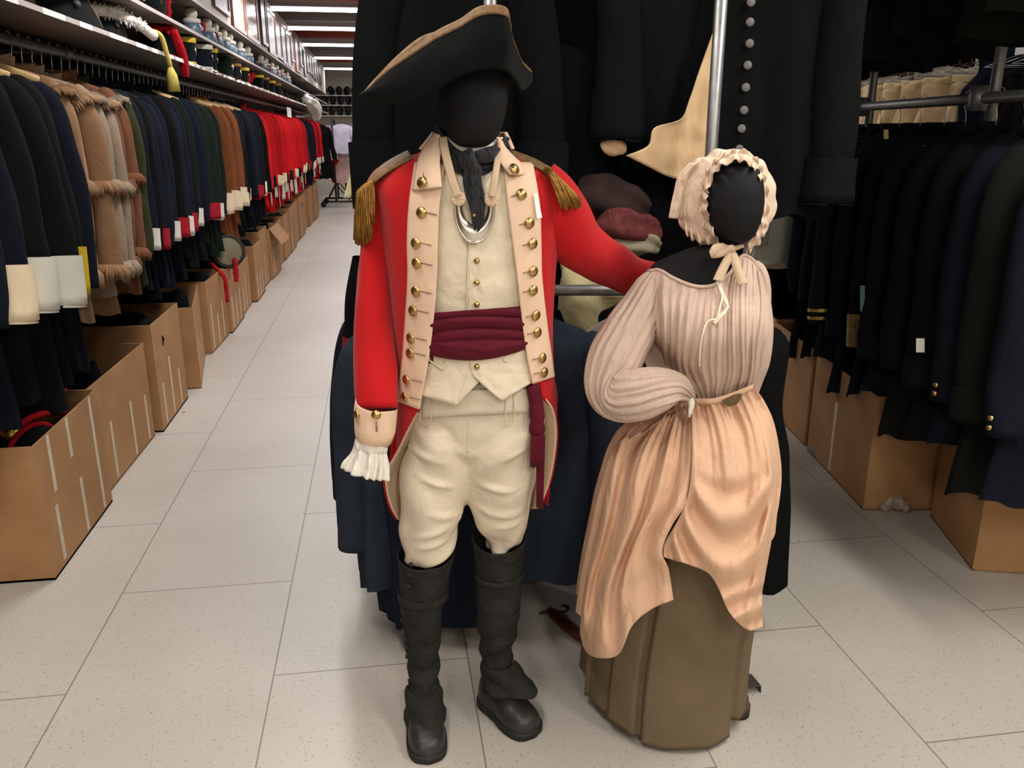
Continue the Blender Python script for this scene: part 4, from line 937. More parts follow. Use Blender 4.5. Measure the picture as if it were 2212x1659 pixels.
def hanger_vf():
    m = MB(); q = [Vector((0, .026 * math.cos(a), .004 + .026 * math.sin(a))) for a in [(-.15 + 1.2 * i / 9) * PI for i in range(10)]][::-1]
    q = [Vector((0, -v.y, v.z)) for v in q]
    q = [v for v in q] + [Vector((0, 0.02, -.03)), Vector((0, .004, -.06)), Vector((0, 0, -.12))]
    m.add(tube(q, .0022, 6)); m.add(tube([Vector((-.19, 0, -.185)), Vector((-.05, 0, -.135)), Vector((0, 0, -.12)), Vector((.05, 0, -.135)), Vector((.19, 0, -.185)), Vector((-.19, 0, -.185))], .0022, 6))
    return m.V, m.F
def hanger(loc, rz, label, group, name='coat_hanger', mat=None):
    o = bpy.data.objects.new(name, mesh(('coat_hanger',), hanger_vf)); COL.objects.link(o); o.location = loc; o.rotation_euler = (0, 0, rz)
    o.material_slots[0].link = 'OBJECT'; o.material_slots[0].material = mat or M_wire
    return tag(o, label, 'coat hanger', group)

# ------------------------------------------------------------------ the rack behind the mannequins
M_wblack = cloth('black_wool', rgb(15, 16, 17), .12, 14, 800, .5, .3, (8, 8, 3), .95, .0, .07)
M_wblack2 = cloth('black_wool_worn', rgb(18, 19, 21), .12, 14, 800, .5, .35, (9, 9, 3), .95, .0, .07)
M_wnavy = cloth('navy_wool', rgb(25, 30, 42), .12, 14, 800, .5, .35, (9, 9, 4), .95, .0, .08)
M_wslate = cloth('slate_blue_wool', rgb(44, 52, 63), .12, 14, 800, .5, .35, (9, 9, 4), .95, .0, .08)
M_ctlin = cloth('cream_tail_lining', rgb(214, 184, 142), .1, 8, 800, .25, .4, (9, 9, 4))
rack = thing('garment_rack', k2w((.25, 2.45, 0)), 'galvanised pipe garment rack behind the two mannequins, packed with dark coats', 'garment rack')
def pipe(name, a, b, r, par, mat=None): return mkk(name, tube([Vector(a), Vector(b)], r, 14), mat or M_galv, par)
XP = (P(1059, 0, 2.45).x, P(1558, 0, 2.45).x)
p0 = P(1200, 627, 2.45); RODA, RODB = -.14, .66
for x in XP: pipe('post', (x, 2.45, 0), (x, 2.45, 2.75), .0175, rack)
pipe('crossbar', (-.36, 2.45, p0.z), (.68, 2.45, p0.z), .0165, rack, M_darkpipe)
pipe('crossbar', (XP[0] - .2, 2.45, 2.55), (XP[1] + .2, 2.45, 2.55), .0165, rack)
for x in XP: pipe('post', (x, 5.2, 0), (x, 5.2, 2.75), .0175, rack)
for x in (RODA, RODB):
    pipe('rail', (x, 2.4, 2.52), (x, 5.3, 2.52), .016, rack); pipe('rail', (x, 2.45, 1.17), (x, 5.3, 1.17), .016, rack)
for z in (2.52, 1.17): pipe('crossbar', (-.36, 5.2, z), (.7, 5.2, z), .0165, rack)
rz = -YAW
def hk(x, d, z, rz_, txt, grp): hanger(k2w((x, d, z + .018)), rz_, txt, grp)
def gk(name, x, d, z, label, mat, **k):
    g = garment(name, k2w((x, d, z)), k.pop('rz', rz), label, k.pop('cat', 'coat'), k.pop('group', 'dark coats on the pipe rack'), mat, **k)
    return g
big = dict(sh=.138, hem=.25, th=.06, fold=.028, sides=(1, -1), sl=.93, out=.115, fwd=.02, r=.07)
c1 = gk('greatcoat', -.16, 2.64, 2.52, 'long black wool greatcoat hanging directly behind the tricorne hat', M_wblack, L=1.06, var=11, cuff=M_wblack2, cuffh=.17, **big)
c2 = gk('tailcoat', .50, 2.70, 2.52, 'black tailcoat with cream lined tail hanging left of the bright vertical post', M_wblack2, L=.93, var=12, cuff=M_wblack2, cuffh=.13, sh=.2, hem=.16, th=.055, fold=.02, sides=(-1,), sl=.74, out=-.02, fwd=.05, r=.07)
c3 = gk('greatcoat', .74, 2.64, 2.52, 'black coat with a row of round pewter buttons above the bonnet', M_wblack, L=1.08, var=13, sh=.19, hem=.2, th=.05, fold=.018, sides=(1,), sl=.92, out=.03, fwd=.02, r=.07, cuff=M_wblack2, cuffh=.12)
for i in range(9):
    x, y = ((1622, 5), (1620, 48), (1619, 94), (1615, 141), (1611, 189), (1607, 238), (1602, 278), (1597, 322), (1592, 366))[i]
    c = P(x, y, 2.572); b = lathe(c, [(.0001, .0035), (.010, .0032), (.0125, .002), (.0125, 0), (.004, -.002)], 16, Vector((0, -1, .12)))
    mkb = mk('button', [k2w(v) - Vector(c3.location) for v in b[0]], b[1], M_pewter, None, local=True)
    # stored in the coat's own frame
    mkb.data.transform(Matrix.Rotation(-rz, 4, 'Z')); mkb.parent = c3; mkb.location = (0, 0, 0)
def onto(o, root, rz_=rz):
    """re-parent a world-space top mesh to a rotated thing"""
    M = Matrix.Translation(o.location); o.data.transform(M); o.location = (0, 0, 0)
    o.data.transform(Matrix.Translation(-Vector(root.location))); o.data.transform(Matrix.Rotation(-rz_, 4, 'Z')); o.parent = root
    return o
TT = [(1541, 70), (1544, 74), (1548, 78)]; TL_ = [(1541, 70), (1512, 150), (1490, 215), (1470, 258), (1414, 276), (1400, 315), (1352, 336)]
TR_ = [(1548, 78), (1546, 180), (1542, 290), (1535, 390)]; TB = [(1352, 336), (1400, 362), (1458, 390), (1535, 396)]
def tl(u, v):
    px, py = coons(TT, TB, TL_, TR_, u, v); return P(px, py, 2.56 + .02 * u + .008 * math.sin(px * .09 + py * .02) + .008 * nz(px * .02, py * .02))
onto(mkk('tail_lining', gridf(24, 40, tl), M_ctlin, None, solid=.004), c2)
onto(mkk('sleeve_lining', sweep([(*P(1312, 296, 2.60), .03, .02), (*P(1325, 312, 2.60), .036, .022), (*P(1342, 322, 2.6), .022, .016), (*P(1350, 330, 2.6), .006, .006)], 14, 10, lambda t, a: .003 * math.sin(4 * a), True), M_ctlin, None), c2)
k = 0
for (x0, lst) in ((RODA, ((2.79, 1.0, -.03), (2.93, 1.02, .02), (3.08, .98, -.02), (3.26, 1.03, .03), (3.45, 1.0, 0), (3.7, 1.0, 0), (4.0, 1.0, .02), (4.35, 1.02, 0), (4.75, 1.0, 0))),
                  (RODB, ((2.84, 1.08, .02), (2.98, 1.02, -.03), (3.14, 1.05, .02), (3.34, 1.0, 0), (3.6, 1.03, 0), (3.9, 1.0, .02), (4.3, 1.0, 0), (4.75, 1.0, 0)))):
    for i, (d, L, jx) in enumerate(lst):
        k += 1; s_ = 'tall' if x0 == RODA else 'bonnet-side'
        gk('greatcoat', x0 + jx, d, 2.52, 'black wool coat, %s garment back on the upper rail behind the %s' % (nth(i + 2), 'tricorne hat' if x0 == RODA else 'frilled bonnet'), (M_wblack, M_wblack2, M_wnavy)[i % 3], L=L, var=11 + i % 3, sh=.165, hem=.25, th=.05, fold=.02, sides=(1, -1), sl=.85, out=.07, fwd=.03, r=.065)
for i, d in enumerate((2.82, 2.98, 3.2, 3.5, 3.9, 4.4)):
    gk('greatcoat', .27 + .03 * (i % 2), d, 2.52, 'black wool coat between the tricorne and bonnet rows, %s from the front' % nth(i + 1), (M_wblack, M_wblack2)[i % 2], L=1.0 + .03 * (i % 3), var=11 + i % 3, sh=.165, hem=.25, th=.05, fold=.02, sides=(1, -1), sl=.85, out=.07, fwd=.03, r=.065)
pipe('rail', (.285, 2.6, 2.52), (.285, 5.2, 2.52), .016, rack)
for x0, n0 in ((RODA, 9), (RODB, 9)):
    dd = [2.64, 2.79, 2.93, 3.08, 3.26, 3.45, 3.7, 4.0, 4.35] if x0 == RODA else [2.64, 2.70, 2.84, 2.98, 3.14, 3.34, 3.6, 3.9, 4.3]
    for i, d in enumerate(dd): hk(x0 if not (x0 == RODB and i == 1) else .50, d, 2.52, rz, 'wire hanger on the upper pipe rail holding the %s black coat behind the %s' % (nth(i + 1), 'tricorne' if x0 == RODA else 'bonnet'), 'hangers on the pipe rack')
pipe('rail', (.50, 2.42, 2.52), (.50, 3.0, 2.52), .016, rack)
# pale strips of lining at the edge of the greatcoat
onto(mkk('pale_lining', gridf(6, 12, lambda u, v: P(lerp(lerp(759, 742, v), lerp(766, 758, v), u), lerp(365, 428, v), 2.66)), plain('pale_yellow_lining', rgb(214, 208, 158), .9), None, solid=.003), c1)
# lower tier
low = dict(group='dark coats on the lower rail', sides=(1, -1))
gk('coat', -.285, 2.40, 1.17, 'slate blue wool coat hanging low beside the ruffled shirt cuff', M_wslate, L=.86, var=14, sh=.17, hem=.2, th=.07, fold=.045, sl=.62, out=.03, fwd=.03, r=.062, **low)
gk('coat', -.24, 2.36, 1.17, 'navy coat reaching almost to the floor behind the black gaiters', M_wnavy, L=.97, var=15, sh=.14, hem=.17, th=.06, fold=.03, group=low['group'], sides=(1,), sl=.5, out=.02, fwd=.02, r=.055)
gk('coat', .06, 2.42, 1.17, 'navy and slate coat hanging low between the scarlet coat and the peach skirt', M_wslate, L=.84, var=16, sh=.19, hem=.22, th=.075, fold=.03, sl=.6, out=.05, fwd=.02, r=.065, **low)
gk('coat', .14, 2.56, 1.17, 'blue coat second back between the two mannequins on the lower rail', M_wnavy, L=.86, var=14, sh=.2, hem=.25, th=.07, fold=.03, sl=.6, out=.06, fwd=.02, r=.065, **low)
cb = gk('coat', .66, 2.44, 1.17, 'long black coat showing along the outer edge of the peach skirt', M_wblack, L=.9, var=17, sh=.17, hem=.235, th=.07, fold=.02, sl=.6, out=.04, fwd=.02, r=.06, group=low['group'], sides=(-1,))
for x, y in ((1696, 1140), (1694, 1214)):
    c = P(x, y, 2.44); onto(mkk('button', lathe(c, [(.0001, .008), (.006, .006), (.008, 0), (.003, -.004)], 10, Vector((1, -.3, 0))), M_pewter, None), cb)
for j, x0 in enumerate((-.34, .0, .62)):
    for i, d in enumerate((2.72, 2.88, 3.05, 3.3, 3.6, 4.0, 4.5)):
        gk('coat', x0 + .03 * (i % 2), d, 1.17, 'dark blue coat on the lower pipe rail, %s row back %s' % (nth(i + 2), ('beside the aisle of boxes', 'behind the scarlet coat', 'behind the peach skirt')[j]), (M_wnavy, M_wslate, M_wblack)[(i + j) % 3], L=.82 + .04 * (i % 3), var=14 + i % 3, sh=.18, hem=.21, th=.06, fold=.03, sl=.6, out=.05, fwd=.02, r=.06, **low)
pipe('rail', (-.34, 2.45, 1.17), (-.34, 5.3, 1.17), .014, rack); pipe('rail', (.02, 2.45, 1.17), (.02, 5.3, 1.17), .014, rack)
HUES_RED = cloth('dark_red_cuff', rgb(150, 24, 30), .08, 12)
# sleeve with a red cuff poking out on the aisle side
sc_ = mkk('black_sleeve', sweep([(*P(790, 560, 2.5), .04, .05), (*P(775, 640, 2.5), .04, .05), (*P(770, 700, 2.5), .036, .05), (*P(768, 726, 2.5), .036, .05)], 18, 16), M_wblack, None); tag(sc_, 'black coat sleeve poking out beside the scarlet sleeve on the aisle side', 'coat')
mkk('red_cuff', sweep([(*P(768, 724, 2.5), .039, .052), (*P(767, 745, 2.5), .039, .052), (*P(767, 762, 2.5), .038, .05)], 18, 8), HUES_RED, sc_)
for i, (x, d, L) in enumerate(((.12, 2.74, .72), (.34, 2.8, .8), (.56, 2.78, .75), (-.1, 2.8, .75), (.22, 3.1, .8), (.5, 3.15, .85))):
    gk('jacket', x, d, 1.95, 'black jacket wedged between the two tiers of the pipe rack, %s of the cluster' % nth(i + 1), M_wblack if i % 2 else M_wblack2, cat='jacket', group='jackets wedged between the tiers', L=L, var=11 + i % 3, sides=(), sh=.15, hem=.17, th=.05, fold=.03)
# bundles on the crossbar level
M_pale = cloth('pale_yellow_fleece', rgb(206, 196, 150), .16, 10, 300, .6, .4, (9, 9, 9), .95)
M_maroon = cloth('maroon_stripe', rgb(92, 46, 46), .3, 40, 500, .4, .3, (60, 6, 6))
PT = [(1214, 560), (1260, 575), (1320, 600), (1372, 622)]; PB = [(1212, 705), (1228, 740), (1250, 750), (1266, 735)]
PL = [(1214, 560), (1214, 630), (1211, 700), (1212, 705)]; PR = [(1372, 622), (1345, 650), (1305, 700), (1266, 735)]
def pl(u, v):
    px, py = coons(PT, PB, PL, PR, u, v); return P(px, py, 2.53 - .03 * math.sin(u * PI) * math.sin(v * PI) + .014 * math.sin(px * .06 - py * .03))
gp = mkk('waistcoat', gridf(30, 30, pl), M_pale, None, solid=.03); tag(gp, 'pale yellow fleecy garment slung behind the grey crossbar', 'waistcoat')
def bundle(name, pts, mat, label, cat, grp=None, n=26):
    o = mkk(name, sweep(pts, n, 30, lambda t, a: .009 * math.sin(4 * a + 6 * t) + .008 * nz(math.cos(a) * 2, math.sin(a) * 2, t * 6), True), mat, None); return tag(o, label, cat, grp)
bundle('rolled_cloth', [(*P(1290, 488, 2.58), .02, .03), (*P(1320, 490, 2.56), .05, .05), (*P(1370, 495, 2.55), .05, .05), (*P(1408, 492, 2.55), .04, .05), (*P(1424, 486, 2.55), .02, .03)], M_maroon, 'maroon striped cloth bundle above the outstretched red sleeve', 'cloth')
bundle('rolled_cloth', [(*P(1300, 545, 2.55), .02, .03), (*P(1350, 530, 2.54), .032, .04), (*P(1400, 525, 2.53), .03, .04), (*P(1424, 530, 2.53), .016, .03)], cloth('grey_green_felt', rgb(132, 128, 106), .1), 'grey green rolled felt just above the red sleeve elbow', 'cloth')
bundle('rolled_cloth', [(*P(1250, 430, 2.66), .06, .05), (*P(1300, 430, 2.64), .07, .06), (*P(1360, 440, 2.63), .06, .06), (*P(1400, 450, 2.63), .03, .04)], cloth('dark_brown_cloth', rgb(50, 38, 36), .2), 'dark brown cloth heaped on the frame over the maroon striped bundle', 'cloth')
strap_m = MB()
for pts in ([(1246, 752), (1280, 715), (1330, 688), (1362, 680)], ):
    strap_m.add(sweep([(*P(x, y, 2.46), .012, .003) for x, y in pts], 10, 24, None, True))
so_ = strap_m; mm_ = mk('leather_strap', [k2w(v) for v in so_.V], so_.F, plain('off_white_strap', rgb(186, 176, 158), .8), None); tag(mm_, 'off white strap looped over black bag by the blouse elbow', 'strap')
bundle('black_bag', [(*P(1262, 752, 2.54), .02, .03), (*P(1300, 720, 2.52), .05, .05), (*P(1350, 690, 2.52), .06, .06), (*P(1400, 668, 2.53), .04, .05)], M_wblack2, 'black cloth bag hanging behind the muslin elbow under the crossbar', 'bag')
# fallen wooden hanger on the floor
fh = thing('wooden_hanger', k2w((.22, 2.35, 0)), 'dark red wooden clothes hanger with black hook lying on the floor', 'coat hanger')
a = PF(1184, 1322, .01); b = PF(1262, 1386, .01)
mkk('arm', sweep([(a.x, a.y, .016, .012, .008), (lerp(a.x, b.x, .3), lerp(a.y, b.y, .3), .018, .024, .011), (lerp(a.x, b.x, .7), lerp(a.y, b.y, .7), .018, .026, .011), (b.x + .02, b.y - .02, .016, .018, .01)], 14, 20, None, True, up=(0, 0, 1)), plain('dark_red_wood', rgb(72, 30, 22), .45, var=.2), fh)
h0 = PF(1166, 1324, .012)
mkk('hook', tube([PF(1166, 1324, .012), PF(1196, 1323, .012), PF(1216, 1322, .012), PF(1226, 1318, .012), PF(1224, 1311, .012), PF(1212, 1309, .012)], .004, 8, smooth=26), M_sole, fh)
# ------------------------------------------------------------------ long rail on the aisle: shelving, coats, boxes
XF = -1.22; XR = -1.50; ZR = 1.945; XB = -1.98
M_shelf = plain('painted_shelf', rgb(112, 100, 92), .6, var=.05)
M_edge = plain('shelf_edge', rgb(176, 166, 158), .55); M_label = plain('shelf_label_strip', rgb(236, 228, 220), .5)

su = thing('shelving_unit', (XB, 10, 0), 'long shelving unit with hats over the coat rail along the box-lined aisle', 'shelving')
def pw(name, b, mat, par, **k): return mk(name, *b, mat, par, smooth=False, **k)
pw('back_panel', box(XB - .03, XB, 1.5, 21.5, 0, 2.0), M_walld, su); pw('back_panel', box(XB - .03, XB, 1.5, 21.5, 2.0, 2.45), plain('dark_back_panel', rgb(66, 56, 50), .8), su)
for z, nm in ((2.02, 'shelf'), (2.235, 'shelf'), (2.45, 'shelf')):
    sh_ = pw(nm, box(XB, XF, 1.5, 21.5, z - .018, z), M_shelf, su)
    pw('edge_strip', box(XF, XF + .006, 1.5, 21.5, z - .018, z + .002), M_edge, sh_)
pw('fascia', box(XF - .05, XF - .012, 1.5, 21.5, 2.45, 3.04), plain('fascia_board', rgb(176, 162, 152), .7, var=.05), su)
for y in (1.6, 4.6, 7.6, 10.6, 13.6, 16.6, 19.6): pw('upright', box(XB, XB + .06, y - .03, y + .03, 0, 3.04), M_darkpipe, su)
random.seed(21)
y = 3.2
while y < 16:
    w = random.uniform(.12, .3); pw('label_strip', box(XF + .006, XF + .008, y, y + w, 2.0, 2.022), M_label, su); y += w + random.uniform(.05, .3)
rl = thing('clothes_rail', (XR, 10, 0), 'long grey pipe clothes rail running under the hat shelf', 'clothes rail')
mk('rail', *tube([Vector((XR, 1.6, ZR)), Vector((XR, 20.2, ZR))], .021, 14), M_darkpipe, rl)
for y in (2.2, 4.62, 6.9, 9.3, 11.9, 14.6, 17.4, 20.0):
    m = MB(); m.add(tube([Vector((XR, y - .04, ZR)), Vector((XR, y + .04, ZR))], .03, 12)); m.add(tube([Vector((XR, y, ZR)), Vector((XB + .02, y, ZR + .01))], .018, 10)); m.make('bracket', M_darkpipe, rl)
tans = [cloth('tan_suede_a', rgb(146, 116, 88), .1, 14, 500, .6, .3), cloth('tan_suede_b', rgb(160, 130, 100), .1, 14, 500, .6, .3), cloth('grey_beige', rgb(142, 126, 106), .1, 14, 500, .6, .3), cloth('tan_suede_c', rgb(140, 106, 78), .1, 14, 500, .6, .3)]; M_rust = cloth('rust_suede', rgb(108, 70, 46), .1, 14, 500, .6, .3)
HUES = {'navy': [wool('navy_coat', (22, 25, 34), i) for i in range(3)], 'black': [wool('black_coat', (18, 19, 20), i) for i in range(3)],
        'dark green': [wool('green_coat', (24, 34, 27), i) for i in range(3)], 'olive': [wool('olive_coat', (52, 54, 34), 1)], 'brown': [wool('brown_coat', (112, 66, 38), i) for i in range(3)],
        'red': [wool('red_coat', (184, 26, 30), i) for i in range(3)], 'maroon': [wool('maroon_coat', (120, 26, 34), 1)], 'tan': tans}
M_cc = cloth('cream_cuff', rgb(226, 206, 174), .06, 12, 700, .2, .1); M_rc = cloth('red_cuff', rgb(150, 24, 36), .08, 12); M_gc = cloth('grey_white_cuff', rgb(206, 202, 190), .06, 12)
M_tie = cloth('yellow_cuff', rgb(196, 166, 30), .06, 12)
WORDS = {'navy': 'navy wool coat', 'black': 'black wool coat', 'dark green': 'dark green wool coat', 'olive': 'olive green coat', 'brown': 'brown velvet coat', 'red': 'scarlet tailcoat', 'maroon': 'maroon coat', 'tan': 'tan suede coat with fringed sleeve'}
def fr_vf(L, sl, out, sh, r, t0, ln, n=34, sd=0):
    rr = random.Random(sd); ct = sleeve_ct(L, sl, out, .07, sh, r); m = MB(); c = cr(ct, t0); c2 = cr(ct, min(1, t0 + .05)); T = (Vector(c2[:3]) - Vector(cr(ct, t0 - .05)[:3])).normalized()
    s = T.cross(Vector((0, -1, 0))).normalized(); w = s.cross(T)
    for i in range(n):
        a = 2 * PI * i / n; o = s * math.cos(a) * (c[3] + .006) + w * math.sin(a) * (c[4] + .006); l = ln * rr.uniform(.6, 1.2)
        p = Vector(c[:3]) + o; q = p + T * l + o * .35 + Vector((rr.uniform(-.006, .006), rr.uniform(-.006, .006), 0))
        m.add(tube([p - T * .012, (p + q) / 2 + o * .2, q], [.008, .0075, .003], 5))
    return m.V, m.F
seq = []; y = 2.72; rng = random.Random(4)
while y < 19.6:
    if y < 3.68: h = ['navy', 'navy', 'black', 'black', 'black', 'navy'][min(5, len(seq))]
    elif y < 4.6: h = 'tan'
    elif y < 4.75: h = 'olive'
    elif y < 6.35: h = rng.choice(['navy', 'black', 'navy', 'dark green'])
    elif y < 7.0: h = 'dark green'
    elif y < 7.75: h = 'brown'
    elif y < 9.75: h = rng.choice(['navy', 'navy', 'black'])
    elif y < 14.6: h = 'red'
    elif y < 15.2: h = 'maroon'
    elif y < 16.6: h = 'navy'
    else: h = rng.choice(['red', 'red', 'maroon'])
    seq.append((y, h)); y += .185 if y < 3.6 else .115 * rng.uniform(.93, 1.07) if y < 9.7 else .19 * rng.uniform(.9, 1.1)
cnt = {}
for i, (y, h) in enumerate(seq):
    near = y < 3.68; mats = HUES[h]; mat = mats[rng.randrange(len(mats))]
    cuff = None; ch = .1
    if near: cuff = {1: M_cc, 2: M_gc, 3: M_gc, 4: M_tie}.get(i); ch = .15
    elif h == 'tan': cuff = None
    elif h in ('navy', 'dark green', 'black') and y < 7.8: cuff = rng.choice([None, M_rc, None, M_gc])
    elif h == 'brown': cuff = M_cc; ch = .13
    elif h == 'navy': cuff = rng.choice([M_cc, None, M_rc])
    elif h == 'red': cuff = rng.choice([M_cc, HUES['navy'][1], None, M_cc])
    elif h == 'maroon': cuff = rng.choice([M_gc, None])
    if h == 'tan' and y > 4.42: mat = M_rust
    L = (1.26, 1.22, 1.18)[i % 3] if near else (.98, 1.06, .92)[i % 3] if h == 'tan' else (1.08, 1.14, 1.02)[i % 3]
    cnt[h] = cnt.get(h, 0) + 1
    lab = '%s hanging as the %s garment along the aisle rail%s' % (WORDS[h], nth(i + 1), {id(M_cc): ', cream cuff', id(M_rc): ', red cuff', id(M_gc): ', pale cuff', id(M_tie): ', yellow cuff'}.get(id(cuff), ''))
    jx = rng.uniform(-.015, .02)
    g = garment('fringed_coat' if h == 'tan' else 'tailcoat' if h == 'red' else 'coat', (XR + jx, y, ZR + (rng.uniform(-.03, .015) if i else 0)), rng.uniform(-.2, .16), lab, 'coat', 'garments on the aisle rail', mat, L=L, var=20 + i % 6, cuff=cuff, cuffh=ch,
                collar=mat if y < 10 else None, sl=.74 if not near else .72, out=.045 if not near else .075, fwd=.05, hem=.235, th=.042 if not near else .055, fold=.016, r=.052 if not near else .07)
    if h == 'tan':
        for t0, ln in ((.98, .05), (.6, .045), (.22, .04)):
            part('fringe', mesh(('fringe', L, t0, i % 3), lambda: fr_vf(L, .74, .045, .22, .052, t0, ln, 44, i % 3)), mats[(i + 1) % 4] if t0 < .5 else mat, g)
    if h == 'red' and i % 2 == 0:   # white turnback on the tail
        part('turnback', mesh(('turnback', L), lambda: gridf(6, 10, lambda u, v: Vector((.252 + .004 * math.sin(u * PI), lerp(-.09, .07, u) * (.15 + .85 * v), lerp(.42, .02, v))))), M_gc, g, .004)
    if y < 13: hanger((XR, y, ZR + .004), rng.uniform(-.15, .15), 'wire hanger carrying the %s garment along the aisle rail' % nth(i + 1), 'hangers on the aisle rail')
# pale tag and wooden hanger shoulders showing
M_hw = plain('pale_hanger_wood', rgb(206, 174, 120), .5, var=.1)
for i, y in enumerate((3.35, 3.62, 5.95, 6.1, 7.1, 7.4, 7.7, 8.1, 8.5)):
    V, F = sweep([(-.2, 0, -.17, .012, .008), (-.07, 0, -.125, .018, .009), (0, 0, -.115, .018, .01), (.07, 0, -.125, .018, .009), (.22, 0, -.175, .012, .008)], 10, 20, None, True, up=(0, -1, 0))
    o = mk('wooden_hanger', [v + Vector((XR, y, ZR)) for v in V], F, M_hw, None)
    tag(o, 'pale wooden hanger shoulder showing, %s along the aisle rail' % nth(i + 1), 'coat hanger', 'pale wooden hangers on the aisle rail')
tg = pw('paper_sign', box(XR + .2, XR + .203, 12.9, 13.5, ZR - .16, ZR - .02), M_paper, None); tag(tg, 'white paper sign hung on the aisle rail above scarlet coats', 'sign')
# boxes ------------------------------------------------------------------
def card_mat():
    N_ = N('cardboard'); v = N_.coord()
    n1 = N_.n('ShaderNodeTexNoise', Scale=5.0, Detail=5.0); N_.l(v, n1.inputs['Vector'])
    N_.l(N_.ramp(n1.outputs['Fac'], [(.25, rgb(156, 115, 76)), (.75, rgb(176, 135, 94))]), N_.b.inputs['Base Color'])
    wv = N_.n('ShaderNodeTexWave', Scale=60.0, Distortion=.4); wv.bands_direction = 'Z'; N_.l(v, wv.inputs['Vector'])
    N_.l(N_.bump(wv.outputs['Fac'], .06, .002), N_.b.inputs['Normal']); N_.b.inputs['Roughness'].default_value = .75; N_.b.inputs['Specular IOR Level'].default_value = .2
    return N_.m
M_card = card_mat(); M_tape = plain('packing_tape', rgb(196, 180, 158), .35, 0, .5, .2, 60, .2, 40)
def carton(c, w, l, hgt, rz_, label, group, tapes=(), flap=False, lid=False, par=None):
    """c: centre on the floor, w across (local x), l along (local y)"""
    t = thing('cardboard_box', c, label, 'cardboard box', group, rz_)
    th = .005
    def lp(name, b, mat, p): return mk(name, *b, mat, p, smooth=False, local=True)
    lp('base', box(-w / 2, w / 2, -l / 2, l / 2, .002, .01), M_card, t)
    f = lp('side', box(w / 2 - th, w / 2, -l / 2, l / 2, .002, hgt), M_card, t)
    lp('side', box(-w / 2, -w / 2 + th, -l / 2, l / 2, .002, hgt), M_card, t)
    lp('side', box(-w / 2 + th, w / 2 - th, -l / 2, -l / 2 + th, .002, hgt), M_card, t)
    lp('side', box(-w / 2 + th, w / 2 - th, l / 2 - th, l / 2, .002, hgt), M_card, t)
    for (face, p, z0, z1) in tapes:
        wd = .013
        if face == '+x': b = box(w / 2, w / 2 + .0012, p - wd, p + wd, z0, z1)
        elif face == '-x': b = box(-w / 2 - .0012, -w / 2, p - wd, p + wd, z0, z1)
        else: b = box(p - .02, p + .02, -l / 2 - .0012, -l / 2, z0, z1)
        lp('tape_strip', b, M_tape, t)
    if flap:
        V = [Vector((w / 2, -l / 2 + .02, hgt)), Vector((w / 2, l / 2 - .02, hgt)), Vector((w / 2 + .13, l / 2 - .05, hgt - .17)), Vector((w / 2 + .13, -l / 2 + .0, hgt - .17))]
        o = mk('flap', V, [(0, 1, 2, 3)], M_card, t, smooth=False, local=True, solid=.005)
    return t
BX = [(2.95, 3.64, -1.25, .525, 0, ()), (3.66, 4.5, -1.285, .52, -.02, ()), (4.55, 5.17, -1.245, .6, 0, ()), (5.32, 6.18, -1.27, .53, .16, ()), (6.27, 6.9, -1.29, .54, -.03, ()), (6.93, 7.55, -1.26, .53, 0, ()), (7.6, 8.2, -1.28, .46, .02, ()), (8.25, 8.85, -1.24, .54, 0, ()),
      (8.9, 9.5, -1.27, .6, 0, ()), (9.55, 10.25, -1.24, .56, -.03, ()), (10.3, 10.95, -1.27, .55, .02, ()), (11.0, 11.65, -1.26, .56, 0, ()), (11.7, 12.4, -1.25, .6, 0, ()), (12.45, 13.2, -1.28, .6, 0, ()), (13.3, 14.1, -1.27, .62, 0, ()), (14.2, 15.0, -1.3, .6, .02, ()), (15.1, 16.0, -1.27, .64, 0, ()), (16.1, 17.0, -1.25, .64, 0, ()), (17.3, 18.1, -1.32, .62, 0, ())]
rg = random.Random(8)
for i, (a, b, xf, hh, rot, _) in enumerate(BX):
    l = b - a; w = .58
    if i == 0: tp_ = [('+x', -l / 2 + .13, .3, .52), ('+x', -l / 2 + .11, .03, .25), ('+x', -.02, .36, .52), ('+x', .03, .02, .25), ('+x', l / 2 - .1, .02, .52)]
    elif i == 1: tp_ = [('+x', -.2, .02, .3), ('+x', .1, .02, .3), ('+x', .33, .02, .26)]
    elif i < 9: tp_ = [('+x', -l / 2 + .1 + q * l / 3.4, .02, rg.uniform(.22, .36)) for q in range(3)]
    else: tp_ = [('+x', rg.uniform(-.2, .2), .02, .3)]
    carton((xf - w / 2, (a + b) / 2, 0), w, l, hh, rot, 'open cardboard box, %s from the camera end of the aisle row' % nth(i + 1) + (', flap folded down' if i == 9 else ', taped on its side'), 'open boxes under the aisle rail', tp_, flap=i == 9)
# what lies in the boxes
M_rfe = plain('red_feather', rgb(176, 20, 30), .8, 0, .2, .3, 200, .25, 60); M_wfe = plain('white_feather', rgb(228, 220, 208), .8, 0, .2, .3, 200, .12, 60)
def plume_vf(pts, r, n=260, sd=0, ln=.05):
    rr = random.Random(sd); m = MB(); pts = [tuple(p) for p in pts]
    for i in range(n):
        t = rr.random(); c = Vector(cr(pts, t)); dr = Vector((rr.gauss(0, 1), rr.gauss(0, 1), rr.gauss(0, 1))).normalized(); rad = r * (.55 + .45 * math.sin(PI * min(1, t + .1)))
        q = c + dr * rad * rr.uniform(.7, 1.1); mid = c.lerp(q, .55) + Vector((0, 0, .15 * rad))
        m.add(tube([c, mid, q], [.0035 * r / .05, .0055 * r / .05, .001], 4, caps=False))
    m.add(tube([Vector(p) for p in pts], r * .55, 10, smooth=14)); return m.V, m.F
def plume(pts, r, mat, label, n=260, sd=0): 
    V, F = plume_vf(pts, r, n, sd); return tag(mk('feather_plume', V, F, mat, None), label, 'feather plume')
